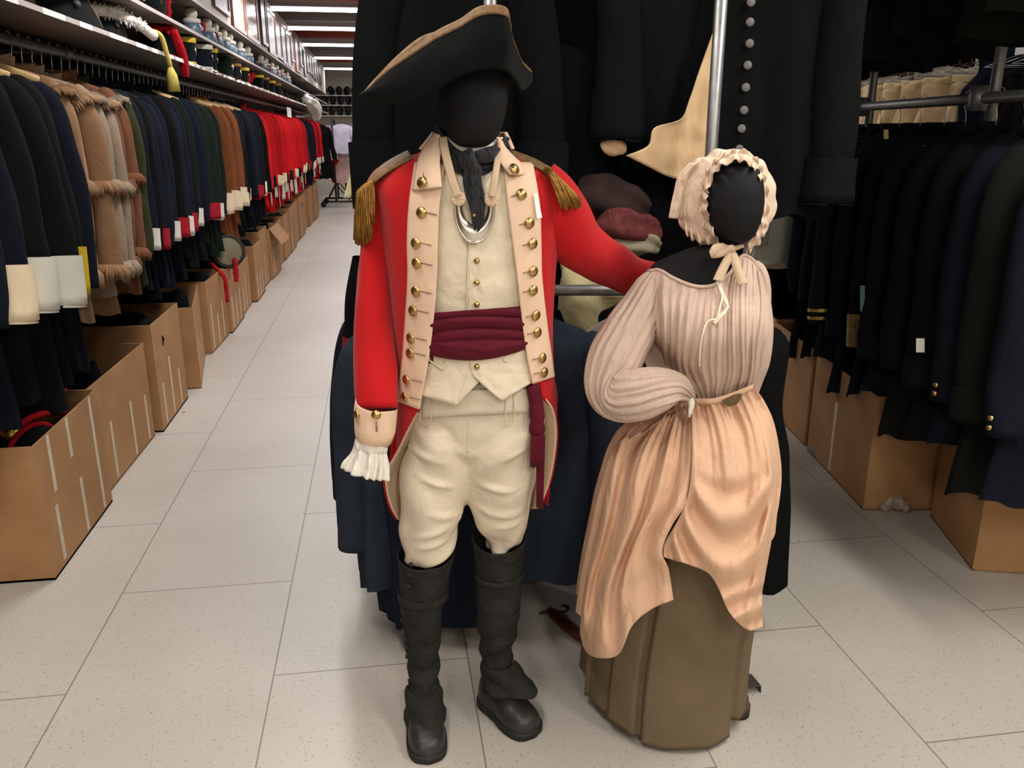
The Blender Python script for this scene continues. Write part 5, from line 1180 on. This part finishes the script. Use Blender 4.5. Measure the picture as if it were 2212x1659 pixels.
plume([(-1.62, 3.6, .50), (-1.54, 3.66, .52), (-1.46, 3.68, .52), (-1.4, 3.7, .49)], .05, M_rfe, 'fluffy red feather plume lying in the nearest open boxes', 420, 3)
sk_ = thing('shako', (-1.42, 3.25, .3), 'black shako with red cords and gold badge lying in the front box', 'military hat')
mk('crown', *lathe((-1.52, 3.3, .46), [(.0001, .0), (.11, 0), (.115, .01), (.105, .1), (.1, .2), (.102, .215), (.0001, .215)], 30, Vector((.9, -.55, -.2))), M_felt, sk_)
M_redcord = cloth('red_cord', rgb(170, 20, 30), .15, 60, 500, .5)
for h, rr_ in ((.02, .118), (.2, .106)):
    ax = Vector((.9, -.55, -.2)).normalized(); s = ax.orthogonal().normalized(); w = ax.cross(s); c = Vector((-1.52, 3.3, .46)) + ax * h
    mk('cord', *tube([c + (s * math.cos(q * PI / 12) + w * math.sin(q * PI / 12)) * rr_ for q in range(24)], .011, 8, closed=True), M_redcord, sk_)
mk('cord', *tube([(-1.36, 3.12, .55), (-1.32, 3.2, .56), (-1.3, 3.32, .53), (-1.31, 3.42, .5)], .013, 8, smooth=20), M_redcord, sk_)
mk('badge', *lathe((-1.40, 3.16, .52), [(.0001, .012), (.02, .01), (.035, .004), (.04, 0)], 12, Vector((.3, -.8, .5))), plain('gilt_badge', rgb(214, 180, 84), .25, 1.0, bump=.8, bsc=70), sk_)
hm = thing('drum', (-1.3, 7.1, .5), 'round dark drum with pale skin and red tassels tipped over box edge', 'drum')
cc = Vector((-1.25, 7.0, .66)); ax = Vector((.35, -1, .25))
mk('shell', *lathe(cc, [(.0001, .0), (.11, 0), (.13, .005), (.135, .0), (.135, -.09), (.0001, -.09)], 30, ax), M_sole, hm)
mk('skin', *lathe(cc, [(.0001, .006), (.1, .005), (.108, .001)], 30, ax), plain('drum_skin', rgb(120, 112, 84), .6, var=.2), hm)
V, F = plume_vf([(-1.2, 6.98, .6), (-1.2, 6.98, .5), (-1.2, 6.97, .42)], .035, 160, 2); mk('red_tassel', V, F, M_rfe, hm)
V, F = plume_vf([(-1.34, 6.75, .6), (-1.25, 6.72, .5), (-1.24, 6.72, .4), (-1.24, 6.72, .3)], .028, 160, 4); mk('red_tassel', V, F, M_rfe, hm)
for i, (a, b, xf, hh, rot, _) in enumerate(BX):
    if i in (0,): continue
    rr = random.Random(i); pts = [(xf - .5 + .42 * q / 3, (a + b) / 2 + rr.uniform(-.18, .18) * (q % 2 * 2 - 1), .3 + hh * .3, .1, .1) for q in range(4)]
    V, F = sweep(pts, 16, 24, lambda t, an: .03 * nz(t * 6, an * 1.2, i) + .012 * math.sin(3 * an + 9 * t), True, up=(0, 0, 1))
    tag(mk('folded_cloth', V, F, HUES['black'][i % 3], None), 'dark clothing heaped inside the %s open box of the aisle row' % nth(i + 1), 'clothing', 'clothing in the open boxes')
# hats on the lower shelf -------------------------------------------------------
M_yel = cloth('yellow_band', rgb(206, 176, 60), .1, 30); M_cordy = cloth('straw_cord', rgb(204, 184, 96), .15, 50, 400, .5); M_visor = plain('patent_visor', rgb(24, 24, 26), .2); M_metal = plain('bright_metal', rgb(210, 205, 195), .25, 1.0)
def shako(loc, rz_, label, band=M_yel, body=M_felt, s=1.0, cord=None):
    t = thing('shako', loc, label, 'military hat', 'hats on the shelf over the coat rail', rz_)
    def L_(n, vf, m): return mk(n, vf[0], vf[1], m, t, local=True)
    L_('crown', lathe((0, 0, 0), [(.09 * s, .004), (.088 * s, .02), (.088 * s, .1 * s), (.098 * s, .17 * s), (.1 * s, .175 * s), (.0001, .172 * s)], 28), body)
    L_('band', lathe((0, 0, 0), [(.0985 * s, .145 * s), (.1025 * s, .15 * s), (.1035 * s, .172 * s), (.1 * s, .178 * s)], 28), band)
    L_('band', lathe((0, 0, 0), [(.09 * s, .004), (.0925 * s, .006), (.0925 * s, .022), (.09 * s, .024)], 28), band)
    L_('visor', gridf(16, 5, lambda u, v: Vector((math.cos(lerp(-.9, .9, u) * 1.1) * (.088 + .05 * v * math.cos(lerp(-1, 1, u) * 1.3)) * s, math.sin(lerp(-.9, .9, u) * 1.1) * (.088 + .02 * v) * s, .014 - .022 * v))), M_visor)
    L_('badge', lathe(Vector((.092 * s, 0, .09 * s)), [(.0001, .006), (.02, .005), (.028, 0)], 12, Vector((1, 0, 0))), M_metal)
    if cord: L_('cord', tube([Vector((.05, -.1, .16)), Vector((.12, -.05, .1)), Vector((.13, .02, .06)), Vector((.1, .1, .1)), Vector((.05, .11, .16))], .01, 8, smooth=24), cord)
    return t
def bicorne(loc, rz_, label, s=1.0, mat=M_felt):
    t = thing('bicorne_hat', loc, label, 'military hat', 'hats on the shelf over the coat rail', rz_)
    def fn(u, v):
        a = PI * u; q = lerp(-1, 1, u); hgt = (.17 * (1 - abs(q) ** 2.2) + .02) * s
        return Vector((q * .23 * s, (-1 if v < .5 else 1) * .055 * s * (1 - abs(q) ** 2) * (abs(v - .5) * 2) ** .7, .004 + hgt * (1 - (2 * abs(v - .5)) ** 1.0 * .98)))
    mk('brim', *gridf(36, 16, fn), mat, t, local=True, solid=.005)
    mk('edging', *tube([fn(i / 36, .5) + Vector((0, 0, .004)) for i in range(37)], .006, 8), M_braid, t, local=True)
    mk('cockade', *lathe(Vector((.02, -.045 * s, .1 * s)), [(.0001, .006), (.018, .005), (.022, 0)], 14, Vector((0, -1, .5))), M_sole, t, local=True)
    return t
SZ = 2.021; xs = -1.38
bicorne((-1.40, 3.75, SZ), 1.5, 'large black bicorne hat at the camera end of the hat shelf', 1.15)
bicorne((-1.5, 3.3, SZ), 1.35, 'black bicorne hat furthest toward the camera on the hat shelf', 1.15)
bicorne((-1.52, 4.0, SZ), 1.6, 'black bicorne hat set back behind two others on hat shelf', 1.1)
bicorne((-1.5, 4.6, SZ), 1.6, 'black bicorne hat set back behind the white feather plume', 1.1)
bicorne((-1.5, 5.3, SZ), 1.5, 'black bicorne hat set back behind the straw cord tassel', 1.1)
bicorne((-1.36, 4.28, SZ), 1.25, 'black bicorne hat beside the white feathered one on the hat shelf', 1.1)
bicorne((-1.38, 4.95, SZ), 1.4, 'black bicorne hat carrying the white feather plume', 1.0)
plume([(-1.42, 4.7, 2.15), (-1.34, 4.9, 2.17), (-1.27, 5.12, 2.14), (-1.22, 5.25, 2.09)], .05, M_wfe, 'white ostrich feather plume hanging over the hat shelf edge', 460, 8)
tg_ = thing('cord_tassel', (-1.2, 5.4, 1.86), 'straw yellow cord tassel dangling from the hat shelf', 'tassel')
mk('cord', *tube([(-1.24, 5.25, 2.12), (-1.2, 5.32, 2.1), (-1.19, 5.38, 2.0), (-1.19, 5.42, 1.95)], .014, 8, smooth=24), M_cordy, tg_)
m = MB()
for i in range(26):
    a = 2 * PI * i / 26; m.add(tube([Vector((-1.19, 5.42, 1.96)), Vector((-1.19 + .025 * math.cos(a), 5.44 + .03 * math.sin(a), 1.9)), Vector((-1.19 + .03 * math.cos(a), 5.46 + .045 * math.sin(a), 1.81))], .006, 5))
m.make('skirt', M_cordy, tg_)
b1 = shako((-1.35, 5.9, SZ), .2, 'black shako hung with thick red cord and drape on hat shelf', M_redcord, s=1.05, cord=M_redcord)
mk('red_drape', *sweep([(.1, -.1, .16, .02, .02), (.12, -.06, .08, .028, .02), (.135, .0, .01, .03, .018), (.14, .04, -.06, .026, .016), (.145, .06, -.1, .016, .012)], 14, 22, lambda t, a: .004 * math.sin(4 * a), True), M_redcord, b1, local=True)
shako((-1.33, 6.45, SZ), .15, 'tall black shako with yellow top band next to the red corded one', M_yel, s=1.0)
shako((-1.31, 6.95, SZ), .3, 'dark blue shako with pale band on the hat shelf', M_gc, wool('navy_coat', (22, 25, 34), 2), s=1.0)
shako((-1.34, 7.3, SZ + 0), .2, 'black shako with broad yellow band and strap on the hat shelf', M_yel, s=1.05)
shako((-1.32, 7.95, SZ), -.1, 'dark green shako further along the hat shelf', wool('green_coat', (24, 34, 27), 2), wool('green_coat', (24, 34, 27), 1))
for i, y in enumerate((8.5, 9.0, 9.5, 10.1, 10.6, 11.2, 11.8)):
    if i == 2: plume([(-1.35, y, 2.05), (-1.32, y + .03, 2.12), (-1.28, y + .06, 2.15)], .06, M_rfe, 'red feather tuft standing among the shakos on hat shelf', 240, 12)
    else: shako((-1.33, y, SZ), .2 * i, 'shako %s along the far run of the hat shelf' % nth(i + 1) + (' with yellow trim' if i % 2 else ' with gold trim'), (M_bullion, M_yel)[i % 2], M_felt, s=.9)
for i, y in enumerate((12.6, 13.4, 14.3, 15.3, 16.2)): bicorne((-1.36, y, SZ), 1.3 + .1 * i, 'small dark hat %s from the end of the hat shelf' % nth(5 - i), .8)
V, F = sweep([(-1.24, 15.4, 2.12, .06, .06), (-1.2, 15.7, 2.1, .1, .07), (-1.18, 16.1, 2.05, .12, .09), (-1.16, 16.5, 1.95, .12, .08), (-1.16, 16.7, 1.82, .08, .05)], 18, 26, lambda t, a: .03 * nz(a, t * 5, 2) + .02 * math.sin(5 * a), True, up=(0, 0, 1))
tag(mk('white_cloth', V, F, M_white, None), 'crumpled white cloth spilling over the far end of the hat shelf', 'cloth')
# figures on the upper shelf
M_blue = plain('blue_glaze', rgb(88, 108, 122), .35, var=.35, vsc=40); M_ball = plain('pale_globe', rgb(206, 196, 176), .45, var=.1)
def jar(loc, label, s=1.0, k=0):
    t = thing('globe_topped_figure', loc, label, 'figure', 'globe topped figures on the upper shelf', k * .7)
    mk('torso', *lathe((0, 0, 0), [(.0001, 0), (.06 * s, 0), (.07 * s, .02 * s), (.066 * s, .07 * s), (.05 * s, .1 * s), (.0001, .1 * s)], 20), M_blue, t, local=True)
    mk('shoulder_band', *lathe((0, 0, 0), [(.052 * s, .088 * s), (.064 * s, .094 * s), (.062 * s, .118 * s), (.04 * s, .125 * s), (.0001, .125 * s)], 20), M_gc, t, local=True)
    mk('globe', *lathe((0, 0, .155 * s), [(.0001, -.045 * s)] + [(.045 * s * math.sin(q * PI / 10), -.045 * s * math.cos(q * PI / 10)) for q in range(1, 10)] + [(.0001, .045 * s)], 18), M_ball, t, local=True)
    mk('handle', *tube([Vector((.055, 0, .1)) * s, Vector((.085, 0, .085)) * s, Vector((.085, 0, .05)) * s, Vector((.065, 0, .03)) * s], .007, 8, smooth=16), M_rc, t, local=True)
for i, y in enumerate((6.75, 7.3, 7.6, 8.0, 8.3, 8.9, 9.4, 10.4, 10.8, 11.4, 11.9, 12.5, 13.2)):
    jar((-1.3, y, 2.236), 'blue and white figure with round pale top, %s along the upper shelf' % nth(i + 1), 1.0 if i < 5 else .92, i)
sb = thing('busby', (-1.36, 5.7, 2.236), 'tall black fur busby with red feather band on the upper shelf', 'military hat', None, .2)
mk('crown', *lathe((0, 0, 0), [(.11, .003), (.125, .06), (.13, .14), (.11, .2), (.0001, .21)], 26), M_felt, sb, local=True)
V, F = plume_vf([(.09, -.02, .24), (.13, .1, .17), (.12, .2, .05), (.11, .25, .0)], .035, 300, 6); mk('red_plume', V, F, M_rfe, sb, local=True)
mk('brass_knob', *lathe(Vector((.1, -.16, .16)), [(.0001, .02), (.012, .014), (.014, 0), (.006, -.02), (.003, -.1), (.0001, -.1)], 12), M_brass, sb, local=True)
bb = thing('equipment_case', (-1.38, 5.0, 2.236), 'black leather case with steel fittings on the upper shelf', 'case', None, .1)
mk('body', *box(-.12, .12, -.4, .35, .002, .2), M_visor, bb, local=True, smooth=False)
for q in (-.25, .02, .24): mk('buckle', *tube([Vector((.124, q, .15)), Vector((.13, q, .05)), Vector((.15, q + .03, .04))], .006, 8), M_metal, bb, local=True)
# frames standing on the top shelf against the fascia
FRM = [(7.25, 7.95, .06, .5, 'dark', 'grey'), (8.1, 8.85, .0, .58, 'mahogany', 'white'), (8.9, 9.75, .0, .55, 'mahogany', 'figures'), (10.05, 10.5, .05, .52, 'black', 'grey'), (10.6, 11.35, .0, .5, 'dark', 'grey'), (11.4, 12.0, .02, .48, 'dark', 'grey'), (12.05, 12.6, .0, .5, 'dark', 'grey'), (12.65, 13.2, .0, .46, 'dark', 'grey'), (13.3, 13.7, .12, .4, 'dark', 'grey'), (13.9, 14.5, .02, .56, 'mahogany', 'grey'),
       (14.7, 15.2, .15, .36, 'dark', 'grey'), (15.4, 15.9, .05, .42, 'black', 'grey'), (16.1, 16.6, .16, .32, 'dark', 'grey'), (16.7, 17.2, .16, .34, 'dark', 'grey'), (17.3, 17.8, .13, .36, 'dark', 'grey'), (17.9, 18.4, .1, .4, 'black', 'grey'), (18.6, 19.1, .12, .36, 'dark', 'grey'), (19.3, 19.8, .1, .4, 'dark', 'grey')]
M_fr = {'dark': plain('dark_frame', rgb(66, 50, 44), .35), 'black': plain('black_frame', rgb(34, 32, 32), .35), 'mahogany': plain('mahogany_frame', rgb(122, 62, 44), .35)}
M_pic = {'grey': plain('glazed_grey_print', rgb(112, 98, 92), .35, spec=.3, var=.25, vsc=5), 'white': plain('pale_print', rgb(232, 222, 196), .12, spec=.8, var=.06), 'figures': plain('brown_print', rgb(176, 132, 104), .15, spec=.8)}
for i, (a, b, z0, hgt, fm_, pm_) in enumerate(FRM):
    z0 += 2.452
    t = thing('picture_frame', (XF, (a + b) / 2, z0), '%s framed print, %s along the fascia board above the figures' % ({'dark': 'dark brown', 'black': 'black', 'mahogany': 'mahogany'}[fm_], nth(i + 1)), 'picture frame', 'framed prints above the shelves')
    m = MB(); w = .035; xa, xb = XF - .011, XF + .014
    m.add(box(xa, xb, a, b, z0, z0 + w)); m.add(box(xa, xb, a, b, z0 + hgt - w, z0 + hgt)); m.add(box(xa, xb, a, a + w, z0 + w, z0 + hgt - w)); m.add(box(xa, xb, b - w, b, z0 + w, z0 + hgt - w)); m.make('frame', M_fr[fm_], t, smooth=False)
    pw('picture', box(xa, XF + .004, a + w, b - w, z0 + w, z0 + hgt - w), M_pic[pm_], t)
    if pm_ == 'figures':
        for r_ in range(3):
            for c_ in range(5):
                yy = a + .1 + c_ * .13; zz = z0 + .07 + r_ * .16
                mk('printed_figure', *box(XF + .0045, XF + .0055, yy + .02, yy + .075, zz, zz + .11), M_fr['black'], t, smooth=False)
# far end: boot shelves on the back wall, rolling rail
BY = Y1 - .02
M_shelf = plain('white_shelf', rgb(196, 190, 180), .6)
bs = thing('boot_shelves', (-.8, BY, 1.6), 'white wall shelves of black boots at the far end of the aisle', 'shelving')
pw('back_board', box(-2.4, 1.2, BY - .01, BY, 1.6, 2.75), M_shelf, bs)
for z in (1.99, 2.25, 2.49): pw('shelf', box(-1.9, 1.2, BY - .4, BY - .01, z - .02, z), M_shelf, bs)
bt_me = mesh(('boot',), lambda: sweep([(0, .05, 0.0, .045, .04), (0, .04, .05, .06, .05), (0, 0, .1, .075, .06), (0, -.08, .12, .06, .05), (0, -.14, .1, .03, .03)], 14, 14, None, True, up=(1, 0, 0)))
for r_, z in enumerate((1.99, 2.25, 2.49)):
    for i in range(9):
        o = bpy.data.objects.new('boot', bt_me); COL.objects.link(o); o.location = (-1.6 + i * .2 + .03 * (r_ % 2), BY - .18, z + .002); o.rotation_euler = (0, 0, .3 * ((i * 7 + r_ * 3) % 5 - 2) * .4); o.scale = (1.35, 1.2, 1.25)
        o.material_slots[0].link = 'OBJECT'; o.material_slots[0].material = M_visor
        tag(o, 'black boot, %s along the %s boot shelf at the far wall' % (nth(i + 1), ('lowest', 'middle', 'top')[r_]), 'boot', 'boots on the far wall shelves')
rr_ = thing('rolling_rail', (-.95, 19.2, 0), 'black wheeled clothes rail at the far end of the aisle', 'garment rack')
mk('post', *tube([(-1.0, 19.0, .12), (-1.0, 19.0, 1.86)], .022, 10), M_sole, rr_); mk('post', *tube([(-1.0, 20.0, .12), (-1.0, 20.0, 1.86)], .022, 10), M_sole, rr_)
mk('rail', *tube([(-1.0, 19.0, 1.84), (-1.0, 20.0, 1.84)], .02, 10), M_sole, rr_)
for y in (19.0, 20.0): mk('foot', *tube([(-1.3, y, .12), (-.55, y, .12)], .022, 10), M_sole, rr_); mk('leg', *tube([(-.55, y, .12), (-.55, y, .0)], .02, 8), M_sole, rr_)
for y in (19.0, 20.0): mk('caster', *lathe((-1.28, y - .02, .06), [(.0001, 0), (.055, 0), (.06, .02), (.055, .04), (.0001, .04)], 16, Vector((0, 1, 0))), M_sole, rr_)
for y in (19.0, 20.0): mk('brace', *tube([(-1.2, y, .14), (-1.0, y, .5)], .012, 8), M_sole, rr_); mk('brace', *tube([(-.7, y, .14), (-1.0, y, .5)], .012, 8), M_sole, rr_)
garment('coat', (-1.2, 18.7, 1.84), .9, 'black coat on the wheeled rail at the far end', 'coat', None, HUES['black'][0], L=1.1, var=20, sh=.2)
garment('shirt', (-.82, 19.3, 1.86), .2, 'pale lilac shirt on the wheeled rail at the far end', 'shirt', None, cloth('lilac_shirt', rgb(196, 190, 206), .12, 10), L=.62, var=21, sides=(1, -1), sl=.3, sh=.2)
garment('skirt', (-.82, 19.5, 1.3), .2, 'pinkish skirt under the lilac shirt at the far end', 'skirt', None, cloth('pink_skirt', rgb(198, 160, 152), .1), L=.7, var=22, sides=(), sh=.12, hem=.18)
garment('coat', (-.98, 19.8, 1.1), .2, 'small red and blue garment hanging low on the wheeled rail', 'coat', None, HUES['red'][0], L=.5, var=23, sh=.14, hem=.12)
# ------------------------------------------------------------------ racks on the photo's other side (heading frame)
XK, ZK = 1.76, 1.70
rk = thing('garment_rack', k2w((XK, 4, 0)), 'pipe garment rack of navy coats over brown boxes beside the woman mannequin', 'garment rack')
pipe('rail', (XK, 1.6, ZK), (XK, 6.6, ZK), .021, rk, M_darkpipe)
pipe('rail', (XK, 1.6, 2.92), (XK, 6.6, 2.92), .021, rk, M_darkpipe)
for d in (4.42, 3.3): pipe('post', (XK + .045, d, .75), (XK + .045, d, 3.0), .02, rk)
for d in (4.42, 3.3): mkk('clamp', tube([Vector((XK - .01, d, ZK - .045)), Vector((XK - .01, d, ZK + .045))], .035, 12), M_darkpipe, rk)
pipe('post', (XK + .045, 6.5, 0), (XK + .045, 6.5, 3.0), .02, rk)
rk2 = thing('garment_rack', k2w((2.72, 5.5, 0)), 'far pipe rack hung with cream breeches behind the navy coats', 'garment rack')
pipe('rail', (2.70, 3.6, 2.09), (2.70, 8.2, 2.09), .02, rk2, M_galv)
pipe('rail', (2.70, 3.6, 2.98), (2.70, 8.2, 2.98), .02, rk2, M_galv)
pipe('rail', (2.70, 3.6, 1.50), (2.70, 8.2, 1.50), .02, rk2, M_darkpipe)
for d in (4.4, 6.1, 7.4): pipe('post', (2.745, d, 0), (2.745, d, 3.05), .02, rk2)
mkk('board', (lambda b: (b[0], b[1]))(box(2.55, 2.62, 3.6, 8.0, 1.60, 1.66)), plain('red_brown_rail', rgb(96, 48, 38), .6), rk2, smooth=False)
def gr(name, x, d, z, label, mat, cat='coat', group='coats on the rail over the brown boxes', **k):
    return garment(name, k2w((x, d, z)), rz + k.pop('rz', 0), label, cat, group, mat, **k)
rg = random.Random(15); d = 2.42; i = 0
NV = [wool('navy_coat', (22, 26, 40), i_) for i_ in range(3)]; BK = [cloth('olive_black_%d' % i_, rgb(21 + 3 * i_, 21 + 3 * i_, 19 + 2 * i_), .1, 12, 800, .5, .3, (9, 9, 4), .95, .0, .08) for i_ in range(3)]
M_goldl = plain('gold_lace', rgb(206, 170, 80), .4, .6, bump=.5, bsc=120); M_goldemb = plain('gold_embroidery', rgb(150, 122, 72), .5, .4, bump=1.0, bsc=60, var=.5, vsc=40)
rows = []; RC = []
while d < 4.5:
    rows.append(d); d += rg.uniform(.165, .215)
for i, d in enumerate(rows):
    blk = i in (1, 3, 4, 8, 9, 13); mat = (BK if blk else NV)[rg.randrange(3)]
    L = (1.12, 1.18, 1.06)[i % 3]; sl = .78 if d < 4 else .70
    extra = ''; 
    g = gr('coat', XK + rg.uniform(-.015, .015), d, ZK, '%s coat, %s garment along the rail over the brown boxes from the camera end' % ('black' if blk else 'navy', nth(i + 1)), mat, L=L, var=30 + i % 5, sides=(-1,), sl=sl, out=.05, fwd=.05, hem=.27, th=.06, fold=.02, r=.062, collar=mat, rz=rg.uniform(-.1, .1), cuff=mat if i % 2 else None)
    RC.append(g)
    hanger(k2w((XK, d, ZK + .004)), rz + rg.uniform(-.2, .2), 'wire hanger carrying the %s coat along the rail over the brown boxes' % nth(i + 1), 'hangers over the brown boxes')
    ct = sleeve_ct(L, sl, .05, .05, .22, .062)
    def slp(t0, t1, grow, nm, m_):
        pts = [cr(ct, t) for t in (t0, (t0 + t1) / 2, t1)]; part(nm, mesh((nm, L, sl, t0), lambda: flip(sweep([(*p[:3], p[3] + grow, p[4] + grow) for p in pts], 18, 5))), m_, g)
    if i == len(rows) - 3: slp(.90, .92, .006, 'gold_stripe', M_goldl); slp(.95, .97, .006, 'gold_stripe', M_goldl); g['label'] = 'navy coat with two gold cuff stripes hanging beside the woman mannequin'
    if i == len(rows) - 5: slp(.82, 1.0, .006, 'embroidered_cuff', M_goldemb); g['label'] = 'dark coat with gold embroidered cuff hanging over the brown boxes'
    if i in (0, 2, len(rows) - 2):
        p = cr(ct, .92)
        for q in (0, 1):
            c = Vector((-p[0] - p[3], p[1] - .02, p[2] - .03 * q))
            mk('button', *lathe(c, [(.0001, .006), (.008, .004), (.009, 0)], 12, Vector((-1, -.3, 0))), M_brass, g, local=True)
# tags on the coats
def near_coat(d): return RC[min(range(len(rows)), key=lambda q: abs(rows[q] - d))]
def slip(name, px, py, d, w, h, mat, at_):
    V = [P(px - w, py - h, d), P(px + w, py - h, d), P(px + w, py + h, d), P(px - w, py + h, d)]
    attach(mkk(name, (V, [(0, 1, 2, 3)]), mat, None, smooth=False, solid=.002), near_coat(at_))
slip('blue_tag', 1863, 645, 3.35, 5, 28, plain('pale_blue_ribbon', rgb(96, 130, 146), .6), 3.5)
slip('paper_tag', 1988, 746, 2.78, 9, 15, M_paper, 2.95)
slip('paper_tag', 1914, 290, 3.6, 5, 10, plain('yellow_tag', rgb(196, 176, 110), .7), 3.6)
# loose wire hangers on both rails
for i in range(10):
    hanger(k2w((XK, 2.3 + i * .055 + (1.9 if i > 5 else 0), ZK + .004)), rz + rg.uniform(-.3, .3), 'spare wire hanger on the rail over the brown boxes', 'spare hangers on the near rail')
# dark upper row, only its hems in view
for i in range(13):
    gr('coat', XK - .02 + rg.uniform(-.03, .03), 2.5 + i * .235, 2.92, 'black coat on the highest rail, %s from the camera end, only its hem showing' % nth(i + 1), BK[i % 3], group='coats on the highest rail', L=.84 + .05 * (i % 3), var=30 + i % 5, sides=(-1,), sl=.6, out=.05, fwd=.03, hem=.3, th=.07, fold=.02, r=.062)
# cream breeches on the far rack
M_cb = [cloth('cream_wool_%d' % i_, mul(rgb(222, 196, 150), .9 + .08 * i_), .08, 10, 600, .3, .3) for i_ in range(3)]
def breeches(loc, rz_, label, mat, L=.46, sd=0):
    t = thing('breeches', (loc[0], loc[1], loc[2] - L - .2), label, 'breeches', 'cream breeches on the far rack', rz_)
    def bd(): return body_vf(L, .19, .035, .23, .02, sd, 44, 24, .2)
    part('seat', mesh(('seat', L, sd), bd), mat, t)
    part('waistband', mesh(('waistband', L, sd), lambda: gridf(30, 4, lambda u, v: Vector((math.sin(2 * PI * u) * .19, -math.cos(2 * PI * u) * .04, L - .05 + .04 * v)), cu=True)), mat, t, .004)
    return t
for i in range(13):
    d = 4.95 + i * .14
    breeches(k2w((2.62 - .05 * (i % 2), d, 2.09)), rz + rg.uniform(-.35, .35), 'cream wool breeches, %s pair from the camera end of the far rack' % nth(i + 1), M_cb[i % 3], .46, 40 + i % 4)
    hanger(k2w((2.70, d, 2.094)), rz + rg.uniform(-.3, .3), 'wire hanger holding the %s pair of cream breeches' % nth(i + 1), 'hangers on the far rack')
for i in range(8): hanger(k2w((2.70, 3.75 + i * .14, 2.094)), rz + rg.uniform(-.4, .4), 'wire hanger on the far rack nearer the camera than the cream breeches', 'spare hangers on the far rack')
ng = gr('coat', 2.66, 4.82, 2.16, 'navy cloth cape draped between the cream breeches and black trousers', NV[2], group=None, L=.5, var=33, sides=(), sh=.13, hem=.2, th=.06)
for i in range(6): breeches(k2w((2.68, 3.85 + i * .16, 2.09)), rz + rg.uniform(-.2, .2), 'black trousers, %s pair from the camera end of the far rack' % nth(i + 1), BK[i % 3], .5, 40 + i % 4)['group'] = 'black trousers on the far rack'
sg = mkk('paper_sign', (lambda b: b)(box(2.60, 2.603, 4.28, 4.62, 1.96, 2.07)), M_paper, None, smooth=False); tag(sg, 'white card sign hung on the far rack rail', 'sign')
# cream and red coats higher up on the far rack
for i in range(9):
    red_ = i in (1, 6); gr('tailcoat', 2.62, 4.9 + i * .3, 2.98, '%s high on the far rack, %s from the camera end' % ('scarlet tailcoat' if red_ else 'cream coat' if i % 2 == 0 and i > 3 else 'dark coat', nth(i + 1)), HUES['red'][1] if red_ else M_cb[i % 3] if i % 2 == 0 and i > 3 else BK[i % 3], group='coats high on the far rack', L=.84 + .03 * (i % 3), var=30 + i % 5, sides=(-1,), sl=.66, out=.04, fwd=.04, hem=.22, th=.07, cuff=M_cc)
for i in range(15):
    gr('coat', 2.72, 3.5 + i * .29, 1.50, 'dark coat low on the far rack, %s from the camera end' % nth(i + 1), (BK + NV)[i % 6], group='coats low on the far rack', L=1.1, var=30 + i % 5, sides=(-1,), sl=.6, out=.05, fwd=.03, hem=.28, th=.075, fold=.02)
# white canvas garments at the far end of the near rail
for i in range(4): gr('coat', XK, 5.35 + i * .22, ZK, 'black coat beyond the white canvas jackets, %s further along the rail' % nth(i + 1), BK[i % 3], L=1.15, var=30 + i % 5, sides=(-1,), sl=.7, th=.07, hem=.27)
for i in range(4):
    gr('canvas_jacket', 1.60, 4.66 + i * .16, ZK, 'white canvas jacket, %s at the end of the rail behind the bonnet' % nth(i + 1), (M_gc, M_cc)[i % 2], 'jacket', 'white canvas jackets', L=.70 + .05 * (i % 2), var=30 + i % 5, sides=(-1,), sl=.5, out=.03, fwd=.03, hem=.26, th=.06)
# boxes on that side
def kbox(x, d, w, l, hgt, rot, label, tapes=()): return carton(k2w((x, d, 0)), w, l, hgt, rz + rot, label, 'brown boxes under the navy coats', tapes)
kbox(1.53 + .31, 3.32 + .36, .62, .72, .52, 0, 'brown cardboard box with a vertical paper tape strip under the navy coats', [('-x', .05, .02, .36)])
kbox(1.535 + .31, 4.10 + .34, .62, .66, .52, .0, 'brown cardboard box behind the taped one, beside the long black coat')
kbox(1.56 + .31, 4.8 + .36, .62, .7, .52, .0, 'brown cardboard box deepest in the row behind the woman mannequin')
kbox(1.77 + .3, 2.745 + .24, .62, .47, .5, -.14, 'brown cardboard box nearest the camera under the navy coats')
pbm = mkk('crumpled_paper', sweep([(*PF(1905, 1104), .02, .02), (*(PF(1925, 1100) + Vector((0, 0, .04))), .035, .02), (*(PF(1945, 1104) + Vector((0, 0, .03))), .03, .02), (*(PF(1962, 1108) + Vector((0, 0, .012))), .015, .012)], 14, 14, lambda t, a: .012 * nz(a * 2, t * 8), True), plain('clear_plastic_scrap', rgb(150, 134, 116), .3, var=.2), None)
tag(pbm, 'scrap of crumpled tape at the foot of the brown box', 'scrap')
cs = thing('castor_wheel', k2w(PF(1757, 975)), 'small grey castor at the foot of the brown boxes', 'castor')
c = PF(1757, 985)
mkk('wheel', lathe(c + Vector((0, 0, .026)), [(.0001, -.012), (.02, -.012), (.025, -.006), (.025, .006), (.02, .012), (.0001, .012)], 16, Vector((1, .3, 0))), plain('grey_rubber', rgb(120, 124, 116), .5), cs)
mkk('fork', tube([c + Vector((0, 0, .03)), c + Vector((.01, 0, .07)), c + Vector((.01, .01, .1))], .012, 8), M_darkpipe, cs)
